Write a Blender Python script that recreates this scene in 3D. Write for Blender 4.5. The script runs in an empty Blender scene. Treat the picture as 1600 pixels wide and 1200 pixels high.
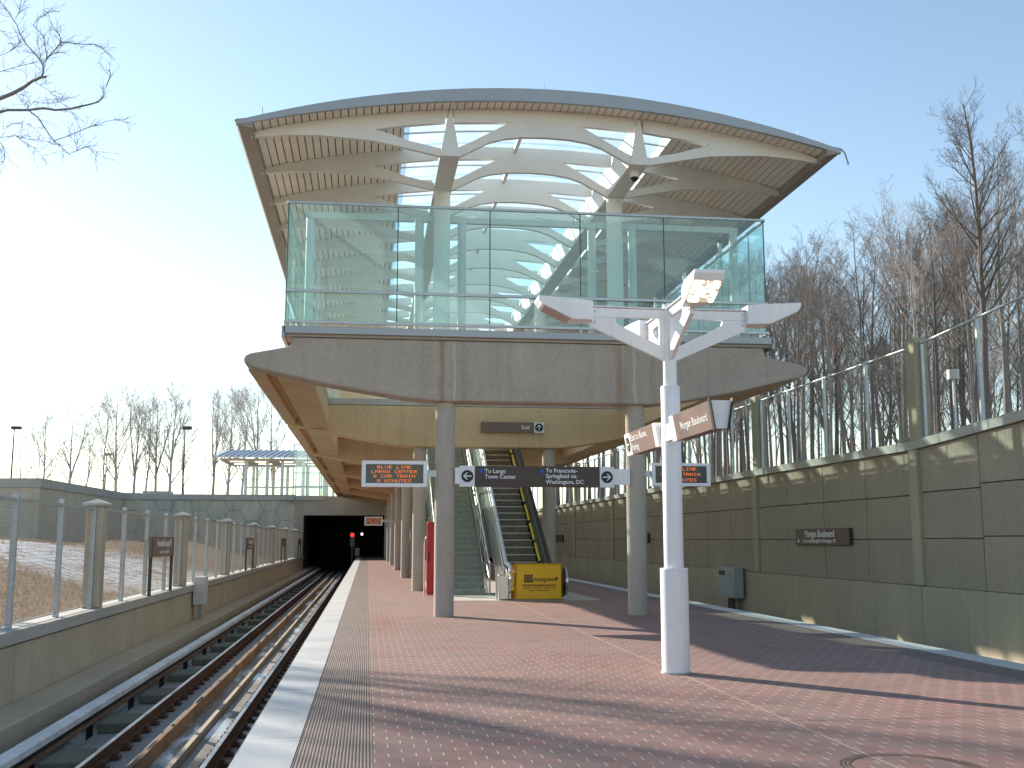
import bpy, bmesh, math, random
from mathutils import Vector, Matrix
R = math.radians
random.seed(7)
sc = bpy.context.scene
col = sc.collection

# ------------------------------------------------------------------ camera, sky, sun, exposure
cam_d = bpy.data.cameras.new('camera')
cam_d.sensor_width = 36; cam_d.lens = 38.25; cam_d.clip_end = 5000; cam_d.clip_start = 0.1
cam = bpy.data.objects.new('camera', cam_d); col.objects.link(cam)
cam.location = (0, 0, 1.55)
cam.rotation_euler = (R(90 + 8.135), 0, R(-7.497))
sc.camera = cam

SUN_EL, SUN_AZ = 23.2, -38.4          # azimuth measured from +Y towards +X
w = bpy.data.worlds.new('World'); sc.world = w; w.use_nodes = True
nt = w.node_tree; nt.nodes.clear()
wo = nt.nodes.new('ShaderNodeOutputWorld'); bg = nt.nodes.new('ShaderNodeBackground')
sky = nt.nodes.new('ShaderNodeTexSky'); sky.sky_type = 'NISHITA'; sky.sun_disc = False
sky.sun_elevation = R(SUN_EL); sky.sun_rotation = R(SUN_AZ)
sky.air_density = 1.0; sky.dust_density = 0.15; sky.ozone_density = 1.0; sky.altitude = 50
bg.inputs['Strength'].default_value = 0.085
wb = nt.nodes.new('ShaderNodeMix'); wb.data_type = 'RGBA'; wb.blend_type = 'MULTIPLY'; wb.inputs[0].default_value = 1
wb.inputs[7].default_value = (1.02, .985, .91, 1)          # camera white balance
nt.links.new(sky.outputs[0], wb.inputs[6]); nt.links.new(wb.outputs[2], bg.inputs['Color']); nt.links.new(bg.outputs[0], wo.inputs['Surface'])
sun_d = bpy.data.lights.new('sun', 'SUN'); sun_d.energy = 3.2; sun_d.angle = R(0.55)
sun_d.color = (1.0, 0.90, 0.78)
sun = bpy.data.objects.new('sun', sun_d); col.objects.link(sun)
sd = Vector((math.sin(R(SUN_AZ)) * math.cos(R(SUN_EL)), math.cos(R(SUN_AZ)) * math.cos(R(SUN_EL)), math.sin(R(SUN_EL))))
sun.rotation_euler = sd.to_track_quat('Z', 'Y').to_euler()
vs = sc.view_settings
vs.view_transform = 'Standard'; vs.look = 'None'; vs.gamma = 1; vs.use_curve_mapping = False
vs.exposure = 1.5
sc.cycles.max_bounces = 10; sc.cycles.transparent_max_bounces = 40
sc.cycles.diffuse_bounces = 6

# ------------------------------------------------------------------ helpers
class MB:
    def __init__(s): s.v = []; s.f = []
    def add(s, vs_, fs_):
        b = len(s.v); s.v += [tuple(p) for p in vs_]; s.f += [tuple(b + i for i in f) for f in fs_]; return s
    def box(s, x0, x1, y0, y1, z0, z1):
        return s.add([(x0,y0,z0),(x1,y0,z0),(x1,y1,z0),(x0,y1,z0),(x0,y0,z1),(x1,y0,z1),(x1,y1,z1),(x0,y1,z1)],
                     [(3,2,1,0),(4,5,6,7),(0,1,5,4),(1,2,6,5),(2,3,7,6),(3,0,4,7)])
    def prism(s, poly, axis, a, b, map2=None):
        """poly = list of 2-D points; axis 'x','y','z' = extrusion axis"""
        n = len(poly)
        def P(q, t):
            if axis == 'y': return (q[0], t, q[1])
            if axis == 'x': return (t, q[0], q[1])
            return (q[0], q[1], t)
        v = [P(q, a) for q in poly] + [P(q, b) for q in poly]
        area = sum(poly[i][0]*poly[(i+1) % n][1] - poly[(i+1) % n][0]*poly[i][1] for i in range(n))
        f = [tuple(range(n))[::-1], tuple(range(n, 2*n))] + [(i, (i+1) % n, n+(i+1) % n, n+i) for i in range(n)]
        if (area < 0) != (axis == 'y'): f = [t[::-1] for t in f]
        return s.add(v, f)
    def tube(s, pts, rads, n=6, cap=True):
        pts = [Vector(p) for p in pts]; vv = []; ff = []
        if not hasattr(rads, '__len__'): rads = [rads]*len(pts)
        for i, p in enumerate(pts):
            d = (pts[min(i+1, len(pts)-1)] - pts[max(i-1, 0)])
            if d.length < 1e-9: d = Vector((0,0,1))
            d.normalize()
            a = Vector((0,0,1)) if abs(d.z) < .9 else Vector((1,0,0))
            u = d.cross(a).normalized(); w_ = d.cross(u)
            for k in range(n):
                t = 2*math.pi*k/n
                vv.append(p + (u*math.cos(t) + w_*math.sin(t))*rads[i])
        for i in range(len(pts)-1):
            for k in range(n):
                k2 = (k+1) % n
                ff.append((i*n+k, i*n+k2, (i+1)*n+k2, (i+1)*n+k))
        if cap: ff.append(tuple(range(n))[::-1]); ff.append(tuple(range((len(pts)-1)*n, len(pts)*n)))
        return s.add(vv, ff)
    def cyl(s, x, y, z0, z1, r, n=24, r1=None): return s.tube([(x,y,z0),(x,y,z1)], [r, r if r1 is None else r1], n)
    def build(s, name, m, parent=None, bevel=0, smooth=False, loc=None):
        me = bpy.data.meshes.new(name)
        off = Vector((0,0,0))
        if parent is not None:
            q = parent
            while q is not None: off += q.location; q = q.parent
        o_loc = Vector(loc) if loc is not None else Vector((0,0,0))
        off = off + o_loc
        me.from_pydata([(a-off.x, b-off.y, c-off.z) for a, b, c in s.v], [], s.f); me.update()
        if 4 < len(s.f) < 3000:
            bm_ = bmesh.new(); bm_.from_mesh(me); bmesh.ops.recalc_face_normals(bm_, faces=bm_.faces); bm_.to_mesh(me); bm_.free()
        if smooth: me.polygons.foreach_set('use_smooth', [True]*len(me.polygons))
        o = bpy.data.objects.new(name, me); col.objects.link(o); o.location = o_loc
        if m: me.materials.append(m)
        if parent is not None: o.parent = parent
        if bevel:
            bm = o.modifiers.new('bevel', 'BEVEL'); bm.width = bevel; bm.segments = 2; bm.limit_method = 'ANGLE'; bm.angle_limit = R(40)
        if smooth:
            try: me.set_sharp_from_angle(angle=R(40))
            except Exception: pass
        return o

def tag(o, label=None, cat=None, group=None, kind=None):
    if label: o['label'] = label
    if cat: o['category'] = cat
    if group: o['group'] = group
    if kind: o['kind'] = kind
    return o
def empty(name, loc, label=None, cat=None, group=None):
    o = bpy.data.objects.new(name, None); col.objects.link(o); o.location = loc; o.empty_display_size = .3
    return tag(o, label, cat, group)
def copy_tree(o, parent=None):
    c = o.copy(); col.objects.link(c)
    if parent is not None: c.parent = parent
    for ch in list(o.children): copy_tree(ch, c)
    return c
def struct(o): return tag(o, kind='structure')

_font = None
def text(s, size, origin, u, v, m, parent, name='lettering', align='LEFT', bold=0.0, sx=1.0, depth=0.004, fit=None):
    """flat lettering, u = reading direction, v = up direction (world)"""
    c = bpy.data.curves.new(name, 'FONT'); c.body = s; c.size = size; c.align_x = align; c.offset = bold
    c.extrude = depth; c.resolution_u = 3
    t = bpy.data.objects.new('tmp', c); col.objects.link(t)
    dg = bpy.context.evaluated_depsgraph_get(); dg.update()
    me = bpy.data.meshes.new_from_object(t.evaluated_get(dg))
    bpy.data.objects.remove(t)
    if fit:
        xs_ = [p.co.x for p in me.vertices]; sx = fit/(max(xs_)-min(xs_))
    u = Vector(u).normalized(); v = Vector(v).normalized(); n = u.cross(v); og = Vector(origin)
    off = Vector((0,0,0)); q = parent
    while q is not None: off += q.location; q = q.parent
    for p in me.vertices: p.co = og + u*(p.co.x*sx) + v*p.co.y + n*p.co.z - off
    me.materials.clear(); me.materials.append(m); me.name = name
    o = bpy.data.objects.new(name, me); col.objects.link(o); o.parent = parent
    return o

# ------------------------------------------------------------------ materials
def newmat(name):
    m = bpy.data.materials.new(name); m.use_nodes = True
    n = m.node_tree.nodes; n.clear()
    out = n.new('ShaderNodeOutputMaterial'); p = n.new('ShaderNodeBsdfPrincipled')
    m.node_tree.links.new(p.outputs[0], out.inputs[0])
    return m, m.node_tree, n, p
def N(nt_, typ, **kw):
    n = nt_.nodes.new(typ)
    for k, v in kw.items():
        if k.startswith('_'): setattr(n, k[1:], v)
        else: n.inputs[k.replace('__', ' ')].default_value = v
    return n
def math_(nt_, op, a, b=None, clamp=False):
    n = nt_.nodes.new('ShaderNodeMath'); n.operation = op; n.use_clamp = clamp
    for i, x in enumerate((a, b)):
        if x is None: continue
        if isinstance(x, (int, float)): n.inputs[i].default_value = x
        else: nt_.links.new(x, n.inputs[i])
    return n.outputs[0]
def vmath(nt_, op, a, b=None):
    n = nt_.nodes.new('ShaderNodeVectorMath'); n.operation = op
    for i, x in enumerate((a, b)):
        if x is None: continue
        if isinstance(x, (tuple, list)): n.inputs[i].default_value = x
        else: nt_.links.new(x, n.inputs[i])
    return n
def mix(nt_, fac, a, b, typ='MIX'):
    n = nt_.nodes.new('ShaderNodeMix'); n.data_type = 'RGBA'; n.blend_type = typ; n.clamp_factor = True
    for s_, x in ((n.inputs[0], fac), (n.inputs[6], a), (n.inputs[7], b)):
        if isinstance(x, (int, float)): s_.default_value = x
        elif isinstance(x, (tuple, list)): s_.default_value = (*x[:3], 1)
        else: nt_.links.new(x, s_)
    return n.outputs[2]
def ramp(nt_, x, p0, p1, c0=(0,0,0), c1=(1,1,1)):
    n = nt_.nodes.new('ShaderNodeValToRGB'); e = n.color_ramp.elements
    e[0].position = p0; e[1].position = p1; e[0].color = (*c0, 1); e[1].color = (*c1, 1)
    nt_.links.new(x, n.inputs[0]); return n.outputs[0]
def pos(nt_, scale=(1,1,1)):
    g = nt_.nodes.new('ShaderNodeNewGeometry')
    return vmath(nt_, 'MULTIPLY', g.outputs['Position'], scale).outputs[0]
def objpos(nt_):
    return nt_.nodes.new('ShaderNodeTexCoord').outputs['Object']
def noise(nt_, vec, s, d=4, r=.55):
    n = N(nt_, 'ShaderNodeTexNoise', Scale=s, Detail=d, Roughness=r); nt_.links.new(vec, n.inputs['Vector']); return n.outputs[0]
def bump(nt_, p, h, strength=.3, dist=.01):
    b = N(nt_, 'ShaderNodeBump', Strength=strength, Distance=dist); nt_.links.new(h, b.inputs['Height']); nt_.links.new(b.outputs[0], p.inputs['Normal']); return b

def M_simple(name, c, rough=.6, metal=0, var=.12, scale=6, spec=.4, bmp=.0):
    m, t, n, p = newmat(name)
    v = pos(t)
    f = noise(t, v, scale)
    dark = tuple(x*(1-var) for x in c); lite = tuple(min(1, x*(1+var)) for x in c)
    t.links.new(mix(t, ramp(t, f, .3, .7), dark, lite), p.inputs['Base Color'])
    p.inputs['Roughness'].default_value = rough; p.inputs['Metallic'].default_value = metal
    p.inputs['Specular IOR Level'].default_value = spec
    if bmp: bump(t, p, noise(t, v, scale*12, 3), bmp, .004)
    return m
def M_emit(name, c, s):
    m, t, n, p = newmat(name)
    p.inputs['Base Color'].default_value = (*c, 1); p.inputs['Emission Color'].default_value = (*c, 1); p.inputs['Emission Strength'].default_value = s
    return m

def M_concrete(name, c=(.36,.33,.29), streak=.35, ribs=None, stain=(.20,.16,.11), speck=.25, rough=.9, marks=False):
    """cast concrete: blotches, vertical run-off streaks, pores, optional vertical ribs along an axis"""
    m, t, n, p = newmat(name)
    v = pos(t)
    big = noise(t, v, .7, 5, .6)
    base = mix(t, ramp(t, big, .3, .72), tuple(x*.82 for x in c), tuple(x*1.1 for x in c))
    vs_ = pos(t, (3.2, 3.2, .18))
    st = noise(t, vs_, 1.0, 5, .6)
    sf = math_(t, 'MULTIPLY', ramp(t, st, .52, .72), streak)
    base = mix(t, sf, base, stain)
    oi = t.nodes.new('ShaderNodeObjectInfo')
    base = mix(t, math_(t, 'MULTIPLY', oi.outputs['Random'], .30), base, tuple(x*.62 for x in c))
    mid = noise(t, v, 7, 5, .7)
    base = mix(t, math_(t, 'MULTIPLY', ramp(t, mid, .42, .62), .35), base, tuple(x*.72 for x in c))
    fine = noise(t, v, 24, 4, .75)
    base = mix(t, math_(t, 'MULTIPLY', ramp(t, fine, .42, .62), speck*1.3), base, tuple(x*1.35 for x in c))
    vo = N(t, 'ShaderNodeTexVoronoi', Scale=9.0); t.links.new(v, vo.inputs['Vector'])
    pore = ramp(t, vo.outputs['Distance'], .02, .07)
    base = mix(t, math_(t, 'MULTIPLY', math_(t, 'SUBTRACT', 1, pore), .5), base, tuple(x*.45 for x in c))
    h = math_(t, 'ADD', math_(t, 'MULTIPLY', fine, .5), math_(t, 'MULTIPLY', pore, .6))
    if marks:
        sp = N(t, 'ShaderNodeSeparateXYZ'); t.links.new(v, sp.inputs[0])
        wob = math_(t, 'MULTIPLY', math_(t, 'SUBTRACT', noise(t, pos(t, (4,4,1.2)), 1.5, 4), .5), .5)
        for x0, wd, cc, am in ((1.47,.10,(.30,.19,.10),.75),(1.92,.05,(.30,.20,.12),.5),(5.25,.22,(.29,.19,.11),.7),(5.95,.10,(.27,.22,.17),.6),(1.72,.04,(.70,.66,.60),.5),(5.55,.05,(.68,.63,.57),.55),(2.9,.1,(.30,.25,.20),.4),(7.2,.12,(.27,.23,.2),.4)):
            dx = math_(t, 'ABSOLUTE', math_(t, 'SUBTRACT', math_(t, 'ADD', sp.outputs[0], math_(t, 'MULTIPLY', wob, .35)), x0))
            k = math_(t, 'SUBTRACT', 1, math_(t, 'DIVIDE', dx, wd), True)
            k = math_(t, 'MULTIPLY', math_(t, 'MULTIPLY', k, am), ramp(t, noise(t, pos(t, (9,9,.5)), 1.0, 4), .35, .55))
            base = mix(t, k, base, cc)
    if ribs:
        sx = N(t, 'ShaderNodeSeparateXYZ'); t.links.new(v, sx.inputs[0])
        a = sx.outputs['XYZ'.index(ribs[0])]
        jit = math_(t, 'MULTIPLY', noise(t, pos(t, (6,6,6)), 3, 3), .02)
        wv = math_(t, 'PINGPONG', math_(t, 'ADD', a, jit), ribs[1])
        wn = math_(t, 'DIVIDE', wv, ribs[1])
        base = mix(t, math_(t, 'MULTIPLY', math_(t, 'SUBTRACT', 1, ramp(t, wn, .15, .5)), .42), base, tuple(x*.5 for x in c))
        h = math_(t, 'ADD', h, math_(t, 'MULTIPLY', wn, 2.5))
    t.links.new(base, p.inputs['Base Color']); p.inputs['Roughness'].default_value = rough
    p.inputs['Specular IOR Level'].default_value = .25
    bump(t, p, h, .5, .006)
    return m

def hexfield(t, vec):
    """returns (|gx|, edge distance value, cell id vector) of a pointy-top hexagon tiling, cell width 1"""
    r = (1, 1.7320508, 1); h = (.5, .8660254, .5)
    a = vmath(t, 'SUBTRACT', vmath(t, 'MODULO', vec, r).outputs[0], h).outputs[0]
    b = vmath(t, 'SUBTRACT', vmath(t, 'MODULO', vmath(t, 'SUBTRACT', vec, h).outputs[0], r).outputs[0], h).outputs[0]
    def flat(q): return vmath(t, 'MULTIPLY', q, (1,1,0)).outputs[0]
    a = flat(a); b = flat(b)
    la = vmath(t, 'LENGTH', a).outputs['Value']; lb = vmath(t, 'LENGTH', b).outputs['Value']
    sel = math_(t, 'LESS_THAN', la, lb)
    mx = t.nodes.new('ShaderNodeMix'); mx.data_type = 'VECTOR'
    t.links.new(sel, mx.inputs[0]); t.links.new(b, mx.inputs[4]); t.links.new(a, mx.inputs[5])
    g = mx.outputs[1]
    s = t.nodes.new('ShaderNodeSeparateXYZ'); t.links.new(vmath(t, 'ABSOLUTE', g).outputs[0], s.inputs[0])
    e2 = math_(t, 'ADD', math_(t, 'MULTIPLY', s.outputs[0], .5), math_(t, 'MULTIPLY', s.outputs[1], .8660254))
    idv = vmath(t, 'SUBTRACT', vec, g).outputs[0]
    idv = vmath(t, 'SNAP', vmath(t, 'ADD', idv, (.13, .13, 0)).outputs[0], (.25, .25, 1)).outputs[0]
    return s.outputs[0], e2, idv

def M_pavers():
    m, t, n, p = newmat('hexagon_pavers')
    g = t.nodes.new('ShaderNodeNewGeometry')
    pv = vmath(t, 'MULTIPLY', vmath(t, 'ADD', g.outputs['Position'], (100.02, 100.01, 0)).outputs[0], (5, 5, 0)).outputs[0]
    ax, e2, idv = hexfield(t, pv)
    wn = N(t, 'ShaderNodeTexWhiteNoise'); t.links.new(idv, wn.inputs['Vector'])
    v = pos(t)
    # tile colours: brick red, some grey-brown
    c = ramp(t, wn.outputs['Value'], 0, 1)
    cr = t.nodes.new('ShaderNodeValToRGB'); e = cr.color_ramp.elements
    e[0].position = 0; e[0].color = (.235, .128, .108, 1); e[1].position = 1; e[1].color = (.325, .145, .122, 1)
    q = e.new(.30); q.color = (.230, .155, .13, 1); q = e.new(.6); q.color = (.29, .15, .126, 1); q = e.new(.85); q.color = (.275, .175, .15, 1)
    t.links.new(wn.outputs['Value'], cr.inputs[0])
    big = noise(t, v, .55, 5, .6)
    base = mix(t, math_(t, 'MULTIPLY', ramp(t, big, .35, .7), .45), cr.outputs[0], (.29, .215, .185))
    fine = noise(t, v, 60, 3, .7)
    base = mix(t, math_(t, 'MULTIPLY', ramp(t, fine, .4, .75), .25), base, (.40, .29, .25))
    # pale mortar in the joints that run along the platform, thin darker ones across
    jx = ramp(t, ax, .472, .484)
    j2 = ramp(t, e2, .484, .492)
    jn = noise(t, v, 7, 3)
    base = mix(t, math_(t, 'MULTIPLY', j2, math_(t, 'ADD', .25, math_(t, 'MULTIPLY', ramp(t, jn, .4, .65), .5))), base, (.12, .07, .055))
    base = mix(t, math_(t, 'MULTIPLY', jx, .85), base, (.72, .58, .50))
    # expansion joints
    s = t.nodes.new('ShaderNodeSeparateXYZ'); t.links.new(v, s.inputs[0])
    lx = math_(t, 'LESS_THAN', math_(t, 'ABSOLUTE', math_(t, 'SUBTRACT', s.outputs[0], 3.64)), .009)
    base = mix(t, math_(t, 'MULTIPLY', lx, .8), base, (.62, .47, .38))
    yy = math_(t, 'PINGPONG', math_(t, 'SUBTRACT', s.outputs[1], 9.30), 2.83)
    ly = math_(t, 'LESS_THAN', yy, .011)
    base = mix(t, math_(t, 'MULTIPLY', ly, .85), base, (.07, .045, .04))
    vg = N(t, 'ShaderNodeTexVoronoi', Scale=1.7); t.links.new(v, vg.inputs['Vector'])
    base = mix(t, math_(t, 'MULTIPLY', math_(t, 'SUBTRACT', 1, ramp(t, vg.outputs['Distance'], .035, .05)), .55), base, (.09, .07, .06))
    wn2 = noise(t, pos(t, (.5, 1.4, 1)), .9, 5, .65)
    base = mix(t, math_(t, 'MULTIPLY', ramp(t, wn2, .52, .68), .35), base, (.19, .12, .10))
    rx = math_(t, 'MULTIPLY', math_(t, 'SUBTRACT', s.outputs[0], .30), 2.6); ry = math_(t, 'MULTIPLY', math_(t, 'SUBTRACT', s.outputs[1], 21.0), .28)
    rr_ = math_(t, 'SQRT', math_(t, 'ADD', math_(t, 'MULTIPLY', rx, rx), math_(t, 'MULTIPLY', ry, ry)))
    base = mix(t, math_(t, 'MULTIPLY', math_(t, 'SUBTRACT', 1, ramp(t, rr_, .3, 1.0)), math_(t, 'MULTIPLY', ramp(t, jn, .35, .6), .55)), base, (.25, .09, .045))
    t.links.new(base, p.inputs['Base Color'])
    ro = math_(t, 'ADD', .50, math_(t, 'MULTIPLY', big, .25)); t.links.new(ro, p.inputs['Roughness'])
    p.inputs['Specular IOR Level'].default_value = .35
    h = math_(t, 'SUBTRACT', math_(t, 'MULTIPLY', fine, .35), math_(t, 'ADD', j2, jx))
    bump(t, p, h, .35, .004)
    return m
def M_tactile():
    m, t, n, p = newmat('grooved_brown_strip')
    v = pos(t); s = t.nodes.new('ShaderNodeSeparateXYZ'); t.links.new(v, s.inputs[0])
    fx = math_(t, 'DIVIDE', math_(t, 'PINGPONG', s.outputs[0], .0125), .0125)
    fy = math_(t, 'DIVIDE', math_(t, 'PINGPONG', s.outputs[1], .0125), .0125)
    gx = ramp(t, fx, .35, .6)
    nz = noise(t, v, 1.2, 4)
    ridge = mix(t, ramp(t, nz, .3, .7), (.23, .16, .13), (.31, .225, .18))
    groove = mix(t, ramp(t, fy, .4, .6), (.035, .02, .018), (.075, .045, .04))
    base = mix(t, gx, groove, ridge)
    yy = math_(t, 'PINGPONG', math_(t, 'SUBTRACT', s.outputs[1], 9.30), .305)
    base = mix(t, math_(t, 'MULTIPLY', math_(t, 'LESS_THAN', yy, .004), .7), base, (.05,.03,.03))
    t.links.new(base, p.inputs['Base Color']); p.inputs['Roughness'].default_value = .6
    bump(t, p, gx, .5, .006)
    return m
def M_granite():
    m, t, n, p = newmat('pale_granite_edge')
    v = pos(t); s = t.nodes.new('ShaderNodeSeparateXYZ'); t.links.new(v, s.inputs[0])
    a = noise(t, v, 1.1, 5, .6); f = noise(t, v, 90, 3, .7)
    base = mix(t, ramp(t, a, .3, .7), (.46,.47,.46), (.62,.62,.60))
    base = mix(t, math_(t, 'MULTIPLY', ramp(t, f, .5, .75), .35), base, (.25,.25,.26))
    yy = math_(t, 'PINGPONG', math_(t, 'SUBTRACT', s.outputs[1], 11.9), .71)
    base = mix(t, math_(t, 'MULTIPLY', math_(t, 'LESS_THAN', yy, .007), .85), base, (.14,.13,.12))
    t.links.new(base, p.inputs['Base Color']); p.inputs['Roughness'].default_value = .55
    bump(t, p, f, .15, .002)
    return m
def M_hexwall():
    m, t, n, p = newmat('hexagon_block_wall')
    v = pos(t)
    s = t.nodes.new('ShaderNodeSeparateXYZ'); t.links.new(v, s.inputs[0])
    cb = t.nodes.new('ShaderNodeCombineXYZ')
    t.links.new(math_(t, 'ADD', math_(t, 'MULTIPLY', math_(t, 'ADD', s.outputs[0], s.outputs[1]), .62), 100), cb.inputs[1])
    t.links.new(math_(t, 'ADD', math_(t, 'MULTIPLY', s.outputs[2], .60), 50.15), cb.inputs[0])
    ax, e2, idv = hexfield(t, cb.outputs[0])
    wn = N(t, 'ShaderNodeTexWhiteNoise'); t.links.new(idv, wn.inputs['Vector'])
    base = mix(t, wn.outputs['Value'], (.52,.49,.41), (.64,.60,.50))
    st = noise(t, pos(t, (2, 2, .3)), 1.2, 5, .6)
    base = mix(t, math_(t, 'MULTIPLY', ramp(t, st, .45, .7), .4), base, (.20,.18,.15))
    edge = math_(t, 'MAXIMUM', ramp(t, ax, .475, .485), ramp(t, e2, .475, .485))
    base = mix(t, math_(t, 'MULTIPLY', edge, .45), base, (.13,.12,.10))
    t.links.new(base, p.inputs['Base Color']); p.inputs['Roughness'].default_value = .9
    bump(t, p, math_(t, 'SUBTRACT', noise(t, v, 30, 3), edge), .5, .01)
    return m
def M_glass(name, tint=(.62,.90,.86), diff=.10, dcol=(.45,.80,.76)):
    m = bpy.data.materials.new(name); m.use_nodes = True; t = m.node_tree; t.nodes.clear()
    out = t.nodes.new('ShaderNodeOutputMaterial')
    tr = N(t, 'ShaderNodeBsdfTransparent', Color=(*tint, 1)); gl = N(t, 'ShaderNodeBsdfGlossy', Roughness=.02, Color=(.95,1,1,1))
    lw = N(t, 'ShaderNodeLayerWeight', Blend=.5)
    fr = math_(t, 'ADD', math_(t, 'MULTIPLY', math_(t, 'POWER', lw.outputs['Facing'], 5.0), .9), .04)
    mx = t.nodes.new('ShaderNodeMixShader'); t.links.new(fr, mx.inputs[0]); t.links.new(tr.outputs[0], mx.inputs[1]); t.links.new(gl.outputs[0], mx.inputs[2])
    df = N(t, 'ShaderNodeBsdfDiffuse', Color=(*dcol, 1)); tl = N(t, 'ShaderNodeBsdfTranslucent', Color=(*dcol, 1))
    md = t.nodes.new('ShaderNodeMixShader'); md.inputs[0].default_value = .5; t.links.new(df.outputs[0], md.inputs[1]); t.links.new(tl.outputs[0], md.inputs[2])
    m2 = t.nodes.new('ShaderNodeMixShader')
    nz = noise(t, pos(t, (1,1,.4)), 2.5, 4)
    t.links.new(math_(t, 'MULTIPLY', math_(t, 'ADD', nz, .5), diff), m2.inputs[0])
    t.links.new(mx.outputs[0], m2.inputs[1]); t.links.new(md.outputs[0], m2.inputs[2]); t.links.new(m2.outputs[0], out.inputs[0])
    return m
def M_bark(name, c=(.215,.195,.182)):
    m, t, n, p = newmat(name)
    v = pos(t, (1,1,.25)); a = noise(t, v, 14, 4, .65); b = noise(t, objpos(t), .4, 3)
    oi = t.nodes.new('ShaderNodeObjectInfo')
    base = mix(t, ramp(t, a, .35, .7), tuple(x*.55 for x in c), tuple(x*1.35 for x in c))
    base = mix(t, math_(t, 'MULTIPLY', oi.outputs['Random'], .55), base, (c[0]*1.7, c[1]*1.7, c[2]*1.65))
    t.links.new(base, p.inputs['Base Color']); p.inputs['Roughness'].default_value = .95; p.inputs['Specular IOR Level'].default_value = .15
    bump(t, p, a, .6, .02)
    return m
def M_ground(name, c0, c1, c2, snow=0):
    m, t, n, p = newmat(name)
    v = pos(t); a = noise(t, v, .25, 6, .6); b = noise(t, v, 5, 5, .7); c = noise(t, v, 30, 3, .7)
    base = mix(t, ramp(t, a, .35, .65), c0, c1)
    base = mix(t, math_(t, 'MULTIPLY', ramp(t, b, .4, .65), .7), base, c2)
    base = mix(t, math_(t, 'MULTIPLY', ramp(t, c, .45, .7), .5), base, tuple(x*.5 for x in c0))
    if snow:
        s = t.nodes.new('ShaderNodeSeparateXYZ'); t.links.new(v, s.inputs[0])
        u = math_(t, 'ADD', s.outputs[1], math_(t, 'MULTIPLY', s.outputs[0], .45))      # frozen strip across the bank
        u = math_(t, 'ADD', u, math_(t, 'MULTIPLY', math_(t, 'SUBTRACT', noise(t, v, .35, 4), .5), 12))
        band = math_(t, 'MULTIPLY', ramp(t, math_(t, 'DIVIDE', u, 100), .28, .32), math_(t, 'SUBTRACT', 1, ramp(t, math_(t, 'DIVIDE', u, 100), .42, .50)))
        sn = math_(t, 'MULTIPLY', band, ramp(t, noise(t, v, 1.6, 5, .7), .42, .50))
        base = mix(t, math_(t, 'MULTIPLY', sn, .9), base, (.74,.78,.84))
    t.links.new(base, p.inputs['Base Color']); p.inputs['Roughness'].default_value = .95
    p.inputs['Specular IOR Level'].default_value = .1
    bump(t, p, math_(t, 'ADD', b, c), .7, .05)
    return m
def M_metalroof():
    m, t, n, p = newmat('pale_grey_roof_edge_metal')
    a = noise(t, pos(t), 1.5, 3)
    t.links.new(mix(t, a, (.34,.36,.385), (.41,.43,.455)), p.inputs['Base Color']); p.inputs['Roughness'].default_value = .45; p.inputs['Metallic'].default_value = .3
    return m
def M_trackfloor():
    m, t, n, p = newmat('wet_track_concrete')
    v = pos(t); a = noise(t, pos(t, (1,.35,1)), 1.6, 6, .65); b = noise(t, v, 22, 4, .7)
    base = mix(t, ramp(t, a, .35, .65), (.13,.115,.095), (.27,.25,.22))
    base = mix(t, math_(t, 'MULTIPLY', ramp(t, b, .5, .7), .5), base, (.09,.075,.06))
    ice = ramp(t, noise(t, pos(t, (1.5,.3,1)), 1.1, 5, .7), .50, .60)
    base = mix(t, math_(t, 'MULTIPLY', ice, .75), base, (.62,.66,.70))
    t.links.new(base, p.inputs['Base Color'])
    t.links.new(math_(t, 'SUBTRACT', .75, math_(t, 'MULTIPLY', ice, .5)), p.inputs['Roughness'])
    bump(t, p, b, .4, .01)
    return m
def M_lamp_lens(): return M_simple('lamp_lens', (.42,.30,.24), .25, 0, .15, 14, .6)  # pinkish brown imitates the paving reflected in the unlit lenses

CON = M_concrete('grey_concrete', (.46,.40,.34), .30)
CONF = M_concrete('stained_front_concrete', (.46,.395,.335), .30, marks=True)
CONB = M_concrete('brown_bounce_lit_concrete', (.66,.49,.30), .28, stain=(.20,.13,.07))  # brown concrete with warm bounced light added to its colour
CONC = M_concrete('column_concrete', (.50,.44,.375), .25)
CONW = M_concrete('ribbed_wall_concrete', (.42,.365,.285), .25, ribs=('Y', .035), speck=.3)
CONR = M_concrete('plain_wall_concrete', (.46,.41,.30), .45, stain=(.19,.17,.13))
CONL = M_concrete('tan_wall_concrete', (.55,.47,.35), .4, stain=(.24,.22,.16))
CONT = M_concrete('dark_concrete', (.10,.09,.08), .3, stain=(.03,.03,.025))  # plain very dark concrete colour, used for tunnel, platform base and groove
CONP = M_concrete('pale_far_wall_concrete', (.62,.55,.43), .3)
COPE = M_concrete('light_coping_concrete', (.50,.48,.44), .2)
PAV = M_pavers(); TAC = M_tactile(); GRAN = M_granite(); HEXW = M_hexwall()
WHITE, _t, _n, _p = newmat('white_painted_steel')
_g = noise(_t, pos(_t, (9,9,.9)), 1.5, 5, .65); _g2 = noise(_t, pos(_t), 22, 4, .7)
_c = mix(_t, math_(_t, 'MULTIPLY', ramp(_t, _g, .50, .72), .30), (.87,.86,.875), (.62,.60,.57))
_c = mix(_t, math_(_t, 'MULTIPLY', ramp(_t, _g2, .62, .72), .30), _c, (.45,.42,.38))
_t.links.new(_c, _p.inputs['Base Color']); _p.inputs['Roughness'].default_value = .38; bump(_t, _p, _g2, .06, .002)
CREAM = M_simple('cream_truss_paint', (.77,.755,.72), .45, 0, .04, 2, .4)
PLANK = M_simple('beige_soffit_plank', (.88,.81,.72), .55, 0, .06, 1.5, .3)
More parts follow.
